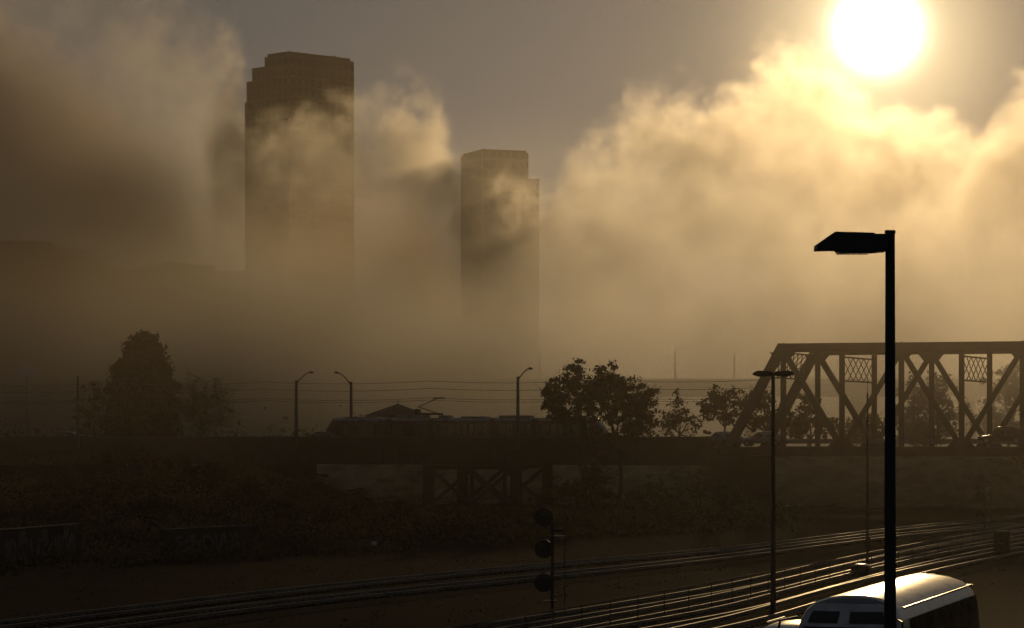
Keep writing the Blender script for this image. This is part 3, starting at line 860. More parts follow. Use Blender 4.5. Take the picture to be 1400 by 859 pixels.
# tall stepped tower
c0 = P(395, 590, 850); e1, e2 = frame2(R(45))
tA = thing('tower', 'taller stepped tower rising out of the fog on the left', 'tower', (c0.x, 850, 0), R(45), 'towers in the fog')
def slabs(m, x0, y0, x1, y1, z0, z1, st=3.0, pr=.35):
    z_ = z0
    while z_ < z1: m.box((x0-pr, y0-pr, z_), (x1+pr, y1+pr, z_+.22)); z_ += st
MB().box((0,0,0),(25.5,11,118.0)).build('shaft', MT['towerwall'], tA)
m = MB(); slabs(m, 0, 0, 25.5, 11, 3, 112); m.build('balcony_slabs', MT['tower2'], tA)
MB().box((.6,.6,118.02),(24.6,10.4,118.9)).build('parapet', MT['tower'], tA)
MB().box((19.5,3,118.92),(21.2,7,119.5)).box((8,4,118.92),(9,5,119.4)).build('roof_plant', MT['tower'], tA)
MB().box((0.4,11.02,0),(25,17.2,115.3)).build('shaft_step', MT['towerwall'], tA)
MB().box((0.9,17.22,0),(24,20.4,111.6)).build('shaft_step', MT['towerwall'], tA)
MB().box((1.4,20.42,0),(23,21.8,105.6)).build('shaft_step', MT['towerwall'], tA)
MB().box((25.52,.8,0),(26.3,9.5,116.2)).build('shaft_step', MT['towerwall'], tA)
# shorter tower
c0 = P(658, 590, 872)
tB = thing('tower', 'shorter slab tower with a lower right shoulder, faint in the fog', 'tower', (c0.x, 872, 0), R(21), 'towers in the fog')
tB.scale = (1.063, 1.063, 1.058)
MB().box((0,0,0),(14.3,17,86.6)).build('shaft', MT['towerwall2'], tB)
m = MB(); slabs(m, 0, 0, 14.3, 17, 3, 78, pr=.28); m.build('balcony_slabs', MT['tower'], tB)
MB().box((14.32,1.2,0),(18.1,15.5,79.4)).build('shaft_step', MT['towerwall2'], tB)
MB().box((.5,.5,86.62),(13.8,16.4,87.3)).build('parapet', MT['tower2'], tB)
def block(name, label, u0, u1, vt, Y, steps, pent):
    a_ = P(u0, vt, Y); b_ = P(u1, vt, Y)
    T = thing(name, label, 'building', (a_.x, Y, 0), R(13), 'dark blocks in the fog')
    wd = b_.x - a_.x; h = a_.z
    MB().box((0,0,0),(wd,18,h)).build('walls', MT['midrise'], T)
    MB().box((-.3,-.3,h+.01),(wd+.3,18.3,h+.7)).build('parapet', MT['midrise'], T)
    m = MB(); slabs(m, 0, 0, wd, 18, 3.2, h-1, 3.2, .18); m.build('floor_bands', MT['tower2'], T)
    for f0, f1, dh in steps: MB().box((wd*f0, 2, h+.72),(wd*f1, 14, h+dh)).build('upper_storey', MT['midrise'], T)
    if pent: MB().box((wd*.4, 5, h+.72),(wd*.55, 9, h+3)).build('penthouse', MT['midrise'], T)
    return T
block('apartment_block', 'broad dark apartment block at the left edge of the fog', -40, 147, 352, 700, [(.0,.62,4.2),(.62,.85,2.4)], False)
block('apartment_block', 'dim apartment block between the left block and the tall tower', 150, 345, 372, 715, [(.25,.75,2.2)], True)
block('apartment_block', 'low faint building at the foot of the shorter tower', 520, 634, 468, 700, [(.2,.7,2.6)], False)
# hip roofed pavilion behind the streetcar
c0 = P(544, 590, 326)
pv = thing('pavilion', 'small pavilion with a pointed hip roof behind the streetcar', 'pavilion', (c0.x, 326, 0), R(0))
zr = CAMZ + 21.5*326/F; za = CAMZ + 38*326/F
MB().box((-2.9,-2.9,0),(2.9,2.9,zr-.12)).build('walls', MT['midrise'], pv)
r = MB(); r.quadmesh([(-3.6,-3.6,zr),(3.6,-3.6,zr),(3.6,3.6,zr),(-3.6,3.6,zr),(0,0,za),(-3.6,-3.6,zr-.12),(3.6,-3.6,zr-.12),(3.6,3.6,zr-.12),(-3.6,3.6,zr-.12)], [(0,1,4),(1,2,4),(2,3,4),(3,0,4),(5,6,1,0),(6,7,2,1),(7,8,3,2),(8,5,0,3),(5,8,7,6)])
rfo = r.build('roof', MT['roofing'], pv)
MB().tube((0,0,za-.05),(0,0,za+.35),.07,.03,8).build('finial', MT['black_paint'], rfo)
for sx in (-1.5, 1.5): MB().box((sx-.5,-2.93,5.6),(sx+.5,-2.905,7.2)).build('window', MT['glass'], pv)

# elevated expressway in the fog
YE = 530
ex = thing('elevated_expressway', 'elevated expressway on columns, a faint band in the fog behind the bridge', 'expressway', (0, YE, 0), R(-1))
zt = CAMZ + 72*YE/F; zb = CAMZ + 44*YE/F
MB().box((-130,0,zb+.6),(130,16,zt-1.0)).build('deck', MT['dark_concrete'], ex)
for yy in (.0, 15.7): MB().box((-130,yy,zt-.98),(130,yy+.3,zt)).build('barrier', MT['concrete'], ex)
for i in range(-6, 7):
    c_ = MB(); x_ = i * 20 + 4
    c_.box((x_-.7,2,0),(x_+.7,3.6,zb-.5)); c_.box((x_-.7,12.4,0),(x_+.7,14,zb-.5)); c_.box((x_-.9,.8,zb-.5),(x_+.9,15.2,zb+.59)); c_.build('column', MT['dark_concrete'], ex)
def exlamp(u_, vtop, side, label, arm=2.0):
    p = P(u_, 518, YE + .15)
    x_ = p.x
    T = thing('street_lamp', label, 'street lamp', (x_, YE + .2, zt - .2), 0, 'faint lamps on the expressway')
    hz = CAMZ + (HV - vtop) * YE / F - (zt - .2)
    MB().tube((0,0,0),(0,0,hz-.5),.17,.12,8).build('pole', MT['black_paint'], T)
    MB().path([(0,0,hz-.55),(side*.3*arm,0,hz-.12),(side*.65*arm,0,hz),(side*.9*arm,0,hz)], .08, 6).build('arm', MT['black_paint'], T)
    MB().prism([(side*.85*arm,hz-.10),(side*.9*arm,hz+.12),(side*(arm+.35),hz+.08),(side*(arm+.4),hz-.08)], 'y', -.18, .18).build('lamp_head', MT['black_paint'], T)
exlamp(380, 461, -1, 'faint lamp over the expressway below the taller tower')
exlamp(513, 460, -1, 'faint lamp over the expressway between the two towers')
exlamp(738, 478, 1, 'very faint lamp over the expressway by the shorter tower', 1.2)
exlamp(923, 476, 1, 'very faint lamp in the fog right of the maples', 1.0)
exlamp(1004, 482, 1, 'very faint lamp in the fog left of the truss', 1.0)

bbp = P(37, 590, 400)
bd_ = thing('billboard', 'small pale billboard dim in the fog at the far left', 'billboard', (bbp.x, 400, 0), 0)
zc = CAMZ + 81*400/F
MB().box((-1.2,0,zc-.55),(1.2,.2,zc+.55)).build('panel', MT['sign'], bd_, bevel=.02)
MB().tube((0,.1,0),(0,.1,zc-.56),.16,.14,8).build('post', MT['black_paint'], bd_)
# ------------------------------------------------------------------ vegetation
import numpy as np
def leaf_mesh(name, centers, size, material, parent, rng, jitter=.35, aspect=1.5, droop=0.0):
    """many small leaf faces (bent diamonds) at the given points"""
    c = np.asarray(centers, float); n = len(c)
    d = rng.normal(size=(n, 3)); d[:, 2] -= droop; d /= np.linalg.norm(d, axis=1)[:, None]
    e = rng.normal(size=(n, 3)); e -= (e * d).sum(1)[:, None] * d; e /= np.linalg.norm(e, axis=1)[:, None]
    s = size * (1 + jitter * rng.normal(size=n)).clip(.4, 2)[:, None]
    a = d * s * aspect * .5; b = e * s * .5
    pts = np.stack([c - a, c - a*.1 + b, c + a, c - a*.1 - b], 1).reshape(-1, 3)
    me = bpy.data.meshes.new(name)
    me.vertices.add(4*n); me.vertices.foreach_set('co', pts.ravel())
    me.loops.add(4*n); me.loops.foreach_set('vertex_index', np.arange(4*n, dtype=np.int32))
    me.polygons.add(n); me.polygons.foreach_set('loop_start', np.arange(0, 4*n, 4, dtype=np.int32))
    me.update(calc_edges=True); me.validate()
    me.materials.append(material)
    o = bpy.data.objects.new(name, me); COL.objects.link(o)
    if parent is not None: o.parent = parent
    return o

def limb(m, p, q, r0, r1, rng, wob=.12, k=4):
    p = Vector(p); q = Vector(q); L = (q - p).length; prev = p
    pts = [p]
    for i in range(1, k + 1):
        x = p.lerp(q, i / k)
        if i < k: x = x + Vector(rng.normal(size=3) * wob * L * .25)
        pts.append(x)
    for i in range(k):
        ra = r0 + (r1 - r0) * i / k; rb = r0 + (r1 - r0) * (i + 1) / k
        m.tube(pts[i], pts[i+1], ra, rb, 6, caps=False)
    return pts

def tree(name, label, cat, base, lobes, nclump, leaves, lsize, material, seed, trunk_r=.2, clump_r=.55, group=None, shell=.55, bare=0.0, twigs=2, trunk_to=None):
    """lobes: ellipsoids (cx,cy,cz,rx,ry,rz) in metres from the base; clumps of leaves hang on the ends of the limbs"""
    rng = np.random.default_rng(seed)
    T = thing(name, label, cat, base, 0, group)
    w_ = np.array([l[3]*l[4]*l[5] for l in lobes]) ** .75; w_ /= w_.sum()
    tips = []
    for i in range(nclump):
        l = lobes[rng.choice(len(lobes), p=w_)]
        v_ = rng.normal(size=3); v_ /= np.linalg.norm(v_)
        r_ = shell + (1 - shell) * rng.random() if rng.random() < .75 else rng.random() * shell
        r_ *= rng.normal(1, .10)
        tips.append(np.array(l[:3]) + v_ * r_ * np.array(l[3:6]))
    m = MB()
    zmin = min(l[2] - l[5] for l in lobes); cz = max(l[2] for l in lobes)
    top = trunk_to or (sum(l[0] for l in lobes)/len(lobes), sum(l[1] for l in lobes)/len(lobes), cz)
    fork = Vector((top[0]*.3, top[1]*.3, max(zmin, .5)))
    limb(m, (0,0,-.2), fork, trunk_r, trunk_r*.75, rng, .08)
    heads = []
    for l in lobes:
        pts = limb(m, fork, (l[0], l[1], l[2] + l[5]*.35), trunk_r*.6, trunk_r*.12, rng, .15, 5)
        heads.append(pts)
    for tp in tips:
        l_i = min(range(len(lobes)), key=lambda i: np.linalg.norm(tp - np.array(lobes[i][:3])))
        pts = heads[l_i]
        st_ = min(pts, key=lambda p: (p - Vector(tp)).length + (2.0 if p.z > tp[2] + .3 else 0))
        limb(m, st_, tp, trunk_r*.16, .015, rng, .25, 3)
        for _ in range(twigs):
            limb(m, tp, tp + rng.normal(size=3) * clump_r * 1.0, .018, .008, rng, .2, 2)
    m.build('trunk', MT['bark'], T, fix=False)
    C_ = []
    for tp in tips:
        if rng.random() < bare: continue
        cr = clump_r * rng.uniform(.55, 1.35); k = int(leaves * rng.uniform(.6, 1.3))
        q = rng.normal(size=(k, 3)) * cr * .55 * np.array([1, 1, .75])
        C_.append(tp + q)
    if C_: leaf_mesh('crown', np.concatenate(C_), lsize, material, T, rng)
    return T

def lob(base, Y, *uvr):       # crown lobes given by bearing centre and half sizes in photograph units, made metric at depth Y
    out = []
    for u_, v_, ru, rv in uvr:
        p = P(u_, v_, Y); k = Y / F
        out.append((p.x - base.x, (hash((u_, v_)) % 100 - 50) / 50 * ru * k * .3, p.z - base.z, ru*k, ru*k*.85, rv*k))
    return out
def gpos(u_, Y):
    p = P(u_, 590, Y); p.z = ground_z(p.x, p.y) - .05; return p

# the two maples in front of the approach, and the smaller trees between them and the truss
b = gpos(796, 268)
tree('maple_tree', 'leafy dark maple with a pointed top in front of the streetcar rear', 'tree', b,
     lob(b, 268, (765,545,22,32),(788,528,22,40),(790,508,12,22),(752,540,12,24),(805,558,24,28),(775,572,24,18),(800,590,18,26),(815,532,16,24),(757,562,16,16)), 235, 26, .20, MT['maple'], 3, .24, .40, 'leafy trees by the approach')
b = gpos(846, 270)
tree('maple_tree', 'leafy dark maple with a round top right of the pointed one', 'tree', b,
     lob(b, 270, (838,522,26,27),(866,545,22,32),(880,558,20,28),(845,556,30,30),(822,540,16,28),(872,580,24,20),(850,600,22,24),(812,540,14,26),(890,540,12,20)), 290, 26, .20, MT['maple'], 4, .26, .40, 'leafy trees by the approach')
b = gpos(930, 303)
tree('young_tree', 'thin sparse young tree with a spiky tip between the maples and the truss', 'tree', b,
     lob(b, 303, (925,572,16,24),(925,548,6,24),(945,578,14,18),(912,580,9,16)), 60, 16, .22, MT['olive'], 5, .12, .5, bare=.15)
b = gpos(990, 300)
tree('young_tree', 'open crowned small tree leaning beside the truss end post', 'tree', b,
     lob(b, 300, (985,548,18,24),(1002,542,13,22),(968,560,16,14),(1018,552,15,12),(995,572,18,12)), 80, 24, .24, MT['maple'], 6, .16, .5)
b = gpos(1052, 306)
tree('street_tree', 'leafy tree seen through the first panel of the truss', 'tree', b,
     lob(b, 306, (1040,545,14,20),(1060,570,22,26),(1085,575,16,24),(1030,575,12,18)), 90, 26, .25, MT['olive'], 7, .2, .6, 'trees beyond the truss')
b = gpos(1108, 312)
tree('street_tree', 'rusty leaved tree behind the second panel of the truss', 'tree', b,
     lob(b, 312, (1105,560,16,24),(1122,578,18,20),(1096,585,14,16)), 70, 24, .25, MT['rusty'], 8, .18, .6, 'trees beyond the truss')
b = gpos(1178, 330)
tree('bush', 'low hazy bush behind the third panel of the truss', 'bush', b,
     lob(b, 330, (1165,590,26,16),(1192,584,20,18)), 60, 26, .26, MT['olive'], 9, .12, .6, 'trees beyond the truss')
b = gpos(1262, 350)
tree('street_tree', 'tall broad tree beyond the truss just right of the nearest lamp', 'tree', b,
     lob(b, 350, (1250,560,30,40),(1280,545,26,36),(1305,572,22,28),(1235,580,22,24),(1268,590,40,20)), 170, 30, .28, MT['olive'], 10, .28, .75, 'trees beyond the truss')
b = gpos(1376, 366)
tree('street_tree', 'tallest tree beyond the truss at the right frame edge', 'tree', b,
     lob(b, 366, (1372,530,26,38),(1395,520,26,36),(1360,570,30,30),(1415,560,34,40),(1388,590,44,20)), 190, 30, .28, MT['olive'], 11, .3, .75, 'trees beyond the truss')

# conifer and its neighbours at the left end of the bridge
b = gpos(196, 318)
rng = np.random.default_rng(21)
T = thing('conifer_tree', 'tall dense dark conifer with a rounded top left of the taller tower', 'tree', b)
k_ = 318 / F; Ht = CAMZ + (HV - 457) * k_ - b.z
m = MB(); limb(m, (0,0,-.2), (0,0,Ht-.5), .35, .05, rng, .02, 8)
C_ = []
for i in range(360):
    q = rng.random() ** .8
    z_ = 2.0 + q * (Ht - 2.4)
    f_ = (z_ - 2.0) / (Ht - 2.0)
    rad = 4.6 * (1 - f_ ** 2.1) ** .75 * (.86 + .2 * math.sin(z_ * 3.1) * .5 + rng.normal() * .05)
    an = rng.random() * 2 * PI
    tip = np.array([math.cos(an) * rad, math.sin(an) * rad, z_ - .25 * rad * .3])
    limb(m, (0,0,min(z_ + .5, Ht - .4)), tip, .04, .01, rng, .06, 2)
    for fr_ in (1.0, .82, .6, .4):
        k2 = int(26 * (.6 + fr_ * .5))
        C_.append(tip * np.array([fr_, fr_, 1]) + np.array([0, 0, (1 - fr_) * .5]) + rng.normal(size=(k2, 3)) * np.array([.38, .38, .26]))
m.build('trunk', MT['bark'], T, fix=False)
leaf_mesh('crown', np.concatenate(C_), .24, MT['conifer'], T, rng, aspect=2.2, droop=.4)
b = gpos(164, 314)
tree('conifer_tree', 'narrow dark conifer shoulder close against the left of the tall one', 'tree', b,
     lob(b, 314, (167,508,10,16),(163,540,14,34),(160,575,18,30)), 110, 34, .24, MT['conifer'], 22, .2, .5)
b = gpos(128, 312)
tree('broadleaf_tree', 'thin leaved tree beside the utility pole left of the conifer', 'tree', b,
     lob(b, 312, (130,545,20,34),(118,570,18,26),(145,570,16,30)), 70, 18, .22, MT['scrub'], 23, .16, .6, bare=.2, twigs=4)
b = gpos(272, 312)
tree('bare_tree', 'nearly leafless rounded tree with fine twigs right of the tall conifer', 'tree', b,
     lob(b, 312, (268,545,24,36),(292,548,26,38),(256,560,20,36),(310,570,16,24),(280,575,36,20)), 210, 8, .16, MT['scrub'], 24, .2, .7, bare=.3, twigs=6)

# undergrowth on the planted bank below the approach
rng = np.random.default_rng(5)
def scatter_ground(n, fx, keep):
    out = []
    while len(out) < n:
        x_, y_ = fx()
        if keep(x_, y_): out.append((x_, y_, ground_z(x_, y_)))
    return np.array(out)
cl = rng.uniform((-62, 147), (34, 276), size=(260, 2))
def near_cluster(): 
    c_ = cl[rng.integers(0, len(cl))]; return c_[0] + rng.normal() * 2.6, c_[1] + rng.normal() * 2.6
pts = scatter_ground(5200, lambda: near_cluster() if rng.random() < .7 else (rng.uniform(-62, 34), rng.uniform(146, 276)),
                     lambda x_, y_: (y_ > 149 + 1.5 * max(0, x_ + 30) + rng.normal() * 4 or (x_ > -20 and y_ > 196 + 1.1 * (x_ + 18))) and y_ < 277 - .325 * (x_ - 21) - 2 and y_ > 150 and (x_ < 24))
C_ = []
for x_, y_, z_ in pts:
    k = rng.integers(10, 34); h = (abs(rng.normal(.4, .45)) + .12) * (.35 if (y_ > 277 - .325*(x_-21) - 30 and -24 < x_ < 8) else 1.0)
    C_.append(np.array([x_, y_, z_ + h * .6]) + rng.normal(size=(k, 3)) * np.array([.5, .5, h * .45]))
ug = leaf_mesh('undergrowth', np.concatenate(C_), .15, MT['weeds'], None, rng)
ug['kind'] = 'stuff'; ug['label'] = 'dark tangled undergrowth covering the bank below the bridge approach'; ug['category'] = 'undergrowth'
# sparse weeds between the tracks and along the yard
C_ = []
for _ in range(900):
    y_ = rng.uniform(100, 210); x_ = rng.uniform(-.19, .19) * y_ + rng.normal() * 2
    if x_ > .05 * y_ - 4 and y_ < 135: continue
    h = abs(rng.normal(.12, .12)) + .05; k = rng.integers(4, 14)
    C_.append(np.array([x_, y_, ground_z(x_, y_) + h * .6]) + rng.normal(size=(k, 3)) * np.array([.3, .3, h * .4]))
ug = leaf_mesh('weeds', np.concatenate(C_), .06, MT['weeds'], None, rng)
ug['kind'] = 'stuff'; ug['label'] = 'sparse low weeds growing between the railway tracks'; ug['category'] = 'weeds'
# far strip of scrub beyond the bridge, a mass with no edges
pts = scatter_ground(1500, lambda: (rng.uniform(-70, 85), rng.uniform(318, 372)), lambda x_, y_: True)
C_ = []
for x_, y_, z_ in pts:
    k = rng.integers(10, 24); h = (abs(rng.normal(1.0, .7)) + .2) * (.22 if x_ > 22 else 1.0)
    C_.append(np.array([x_, y_, z_ + h * .7]) + rng.normal(size=(k, 3)) * np.array([.8, .8, h * .5]))
ug = leaf_mesh('scrub_belt', np.concatenate(C_), .34, MT['weeds'], None, rng)
ug['kind'] = 'stuff'; ug['label'] = 'hazy belt of scrub on the ground beyond the bridge'; ug['category'] = 'scrub'

# grass under the approach, its pale colour standing in for light on the slope
gx = rng.uniform(-75, 52, 22000); gd = rng.uniform(11.5, 25, 22000)
gy = 277 - .325 * (gx - 21.1) + gd
gz = np.array([ground_z(a_, b_) for a_, b_ in zip(gx, gy)]) + rng.random(22000) * .22
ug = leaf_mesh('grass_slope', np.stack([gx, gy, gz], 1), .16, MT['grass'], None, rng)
ug['kind'] = 'stuff'; ug['label'] = 'rough slope grass with brightness painted in, seen under the bridge approach'; ug['category'] = 'grass'

bushes = [
    (148, 640, 236, 26, 22, 'scrub', 'ochre bush on the bank at the right end of the dark retaining wall'),
    (190, 632, 250, 30, 26, 'rusty', 'rust coloured bush on the bank under the tall conifer'),
    (236, 650, 246, 30, 30, 'rusty', 'large reddish bush on the bank left of the bridge pier'),
    (284, 668, 236, 30, 34, 'scrub', 'tall ochre bush in front of the left part of the bridge pier'),
    (336, 690, 226, 28, 30, 'olive', 'olive bush above the right hand graffiti wall'),
    (384, 706, 218, 26, 26, 'olive', 'olive bush low on the bank right of the graffiti wall'),
    (402, 690, 240, 18, 22, 'rusty', 'small orange bush below the bridge pier'),
    (448, 712, 216, 30, 24, 'scrub', 'pale ochre bush on the bank below the streetcar front'),
    (492, 694, 236, 20, 28, 'rusty', 'narrow reddish bush left of the steel bent'),
    (545, 706, 232, 28, 20, 'olive', 'broad low bush at the left foot of the steel bent'),
    (770, 672, 258, 40, 22, 'scrub', 'broad bush right of the steel bent under the approach'),
    (816, 652, 264, 26, 34, 'rusty', 'reddish bush at the foot of the two maples'),
    (890, 676, 258, 40, 26, 'olive', 'wide olive bush under the bridge right of the maples'),
    (968, 664, 264, 44, 34, 'olive', 'tall dark bush covering the pier at the truss end'),
    (1010, 690, 250, 26, 18, 'scrub', 'low ochre bush just left of the two headed lamp'),
    (92, 712, 196, 24, 18, 'scrub', 'low bush on the bank just above the left graffiti wall'),
    (205, 706, 204, 40, 20, 'olive', 'wide low bush on the bank between the two graffiti walls'),
]
for i, (u_, v_, Y_, ru, rv, mt_, lb) in enumerate(bushes):
    b = gpos(u_, Y_)
    top = P(u_, v_ - rv, Y_).z - b.z; k = Y_ / F
    hh = max(1.2, top)
    lobes = [(0, 0, hh * .55, ru*k*.8, ru*k*.6, hh*.45), (ru*k*.5, 0, hh*.38, ru*k*.6, ru*k*.5, hh*.36), (-ru*k*.5, .2, hh*.42, ru*k*.6, ru*k*.5, hh*.36)]
    tree('bush', lb, 'bush', b, lobes, 60, 26, .20, MT[mt_], 40 + i, .07, .42, 'bushes on the bank under the bridge', shell=.4)

# ------------------------------------------------------------------ walls at the foot of the bank
def wall_between(name, label, pa, pb, h, th, material, cat='wall', group=None):
    pa = Vector(pa); pb = Vector(pb); d = pb - pa; L = d.length
    T = thing(name, label, cat, pa, math.atan2(d.y, d.x), group)
    MB().box((0, 0, -.6), (L, th, h)).build('wall_face', material, T, bevel=.03)
    MB().box((-.05, -.06, h + .003), (L + .05, th + .06, h + .14)).build('coping', material, T, bevel=.02)
    return T, L
def scrawl(T, x0, x1, z0, z1, n, seed):
    """illegible rounded spray-paint letters: thick looping strokes a few millimetres proud of the wall"""
    rg_ = random.Random(seed); wd = (x1 - x0) / n
    for i in range(n):
        m = MB(); cx = x0 + wd * (i + .5)
        pts = []
        ph = rg_.random() * 6; a1 = rg_.uniform(.32, .46); a2 = rg_.uniform(.7, 1.0); f1 = rg_.choice((1, 1, 2)); f2 = rg_.choice((1, 2, 2, 3))
        for k in range(34):
            q = k / 33 * 2 * PI * .9
            pts.append((cx + wd * a1 * math.sin(f1*q + ph), (z0+z1)/2 + (z1-z0)/2 * a2 * math.sin(f2*q + ph*1.7) * .95))
        r_ = wd * rg_.uniform(.07, .11)
        for (xa, za_), (xb, zb_) in zip(pts, pts[1:]):
            d = Vector((xb-xa, zb_-za_)); 
            if d.length < 1e-4: continue
            nn = Vector((-d.y, d.x)).normalized() * r_; y_ = -.004 - .0012 * (len(m.f) % 2)
            m.quadmesh([(xa-nn.x, y_, za_-nn.y), (xb-nn.x, y_, zb_-nn.y), (xb+nn.x, y_, zb_+nn.y), (xa+nn.x, y_, za_+nn.y)], [(0,1,2,3)])
        m.build('graffiti', MT['graffiti'], T, fix=False)
pa = G(-60, 783); pb = G(112, 764)
Tg, Lg = wall_between('graffiti_wall', 'low wall sprayed with pale graffiti at the far left, by the tracks', pa, pb, 1.95, .4, MT['dark_concrete'], 'wall', 'graffiti walls at the foot of the bank')
scrawl(Tg, Lg * .36, Lg * .95, .25, 1.55, 6, 3)
for i, (xf) in enumerate((.48, .66, .84)):
    MB().box((Lg*xf, -.012, 1.2), (Lg*xf + .75, -.006, 1.92)).build('paint_patch', MT['graffiti'], Tg)
pa = G(226, 764); pb = G(352, 756)
Tg, Lg = wall_between('graffiti_wall', 'low wall with faded graffiti below the bushes and bridge pier', pa, pb, 1.6, .4, MT['dark_concrete'], 'wall', 'graffiti walls at the foot of the bank')
scrawl(Tg, Lg * .1, Lg * .95, .2, 1.4, 6, 8)
pa = P(-40, 590, 228); pb = P(196, 590, 236); pa.z = ground_z(pa.x, pa.y) - .3; pb.z = pa.z
hz = CAMZ + (HV - 638) * 230 / F - pa.z
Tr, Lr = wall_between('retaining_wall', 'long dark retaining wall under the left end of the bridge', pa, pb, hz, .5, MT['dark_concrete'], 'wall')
hr = MB()
for i in range(9): hr.tube((i*Lr/8.2+.1, .2, hz+.14), (i*Lr/8.2+.1, .2, hz+1.1), .03, .03, 6)
hr.tube((.1,.2,hz+1.1), (Lr-.3,.2,hz+1.1), .03, .03, 6); hr.build('hand_rail', MT['steel'], Tr)
# ------------------------------------------------------------------ fog: real scattering volumes whose density is a field in world space
class FieldTree:
    def __init__(s, name):
        s.ng = bpy.data.node_groups.new(name, 'GeometryNodeTree')
        s.ng.interface.new_socket('Geometry', in_out='INPUT', socket_type='NodeSocketGeometry')
        s.ng.interface.new_socket('Geometry', in_out='OUTPUT', socket_type='NodeSocketGeometry')
        s.out = s.n('NodeGroupOutput')
        pos = s.n('GeometryNodeInputPosition')
        s.pos = pos.outputs[0]
        sep = s.n('ShaderNodeSeparateXYZ'); s.l(s.pos, sep.inputs[0])
        s.x, s.y, s.z = sep.outputs
    def n(s, t): return s.ng.nodes.new(t)
    def l(s, a, b): s.ng.links.new(a, b)
    def m(s, op, a, b=None, c=None):
        n = s.n('ShaderNodeMath'); n.operation = op
        for i, x in enumerate((a, b, c)):
            if x is None: continue
            if isinstance(x, (int, float)): n.inputs[i].default_value = x
            else: s.l(x, n.inputs[i])
        return n.outputs[0]
    def add(s, *a):
        r = a[0]
        for b in a[1:]: r = s.m('ADD', r, b)
        return r
    def mul(s, *a):
        r = a[0]
        for b in a[1:]: r = s.m('MULTIPLY', r, b)
        return r
    def sub(s, a, b): return s.m('SUBTRACT', a, b)
    def step(s, v, lo, hi):     # smoothstep, lo may exceed hi
        n = s.n('ShaderNodeMapRange'); n.interpolation_type = 'SMOOTHSTEP'
        s.l(v, n.inputs[0])
        if lo > hi:
            n.inputs[1].default_value = hi; n.inputs[2].default_value = lo; n.inputs[3].default_value = 1; n.inputs[4].default_value = 0
        else:
            n.inputs[1].default_value = lo; n.inputs[2].default_value = hi; n.inputs[3].default_value = 0; n.inputs[4].default_value = 1
        return n.outputs[0]
    def noise(s, size, detail=3, rough=0.55, off=(0, 0, 0), stretch=(1, 1, 1), warp=None, dist=0.0):
        mp = s.n('ShaderNodeVectorMath'); mp.operation = 'MULTIPLY_ADD'
        s.l(warp if warp is not None else s.pos, mp.inputs[0])
        mp.inputs[1].default_value = (stretch[0] / size, stretch[1] / size, stretch[2] / size)
        mp.inputs[2].default_value = off
        t = s.n('ShaderNodeTexNoise'); t.noise_dimensions = '3D'
        s.l(mp.outputs[0], t.inputs['Vector'])
        t.inputs['Scale'].default_value = 1.0
        t.inputs['Detail'].default_value = detail
        t.inputs['Roughness'].default_value = rough
        t.inputs['Distortion'].default_value = dist
        return s.sub(t.outputs[0], 0.5), t.outputs[1]
    def curve(s, v, pts):       # piecewise smooth function through (x,y) points
        xs = [p[0] for p in pts]; ys = [p[1] for p in pts]
        x0, x1, y0, y1 = min(xs), max(xs), min(ys), max(ys)
        if y1 == y0: y1 = y0 + 1
        fc = s.n('ShaderNodeFloatCurve')
        c = fc.mapping.curves[0]
        q = [((x - x0) / (x1 - x0), (y - y0) / (y1 - y0)) for x, y in pts]
        while len(c.points) < len(q): c.points.new(0.5, 0.5)
        for pt, (a, b) in zip(c.points, q):
            pt.location = (a, b); pt.handle_type = 'AUTO_CLAMPED'
        fc.mapping.update()
        n01 = s.mul(s.sub(v, x0), 1.0 / (x1 - x0))
        s.l(n01, fc.inputs['Value'])
        return s.add(s.mul(fc.outputs[0], y1 - y0), y0)
    def warped(s, size, amp, detail=2):
        _, col = s.noise(size, detail)
        a = s.n('ShaderNodeVectorMath'); a.operation = 'SUBTRACT'
        s.l(col, a.inputs[0]); a.inputs[1].default_value = (.5, .5, .5)
        b = s.n('ShaderNodeVectorMath'); b.operation = 'MULTIPLY_ADD'
        s.l(a.outputs[0], b.inputs[0]); b.inputs[1].default_value = (amp, amp, amp); s.l(s.pos, b.inputs[2])
        return b.outputs[0]
    def build(s, density, lo, hi, res, mat):
        vc = s.n('GeometryNodeVolumeCube')
        s.l(density, vc.inputs['Density'])
        vc.inputs['Background'].default_value = 0
        vc.inputs['Min'].default_value = lo; vc.inputs['Max'].default_value = hi
        vc.inputs['Resolution X'].default_value = res[0]
        vc.inputs['Resolution Y'].default_value = res[1]
        vc.inputs['Resolution Z'].default_value = res[2]
        sm = s.n('GeometryNodeSetMaterial'); sm.inputs['Material'].default_value = mat
        s.l(vc.outputs[0], sm.inputs[0]); s.l(sm.outputs[0], s.out.inputs[0])
        return s.ng

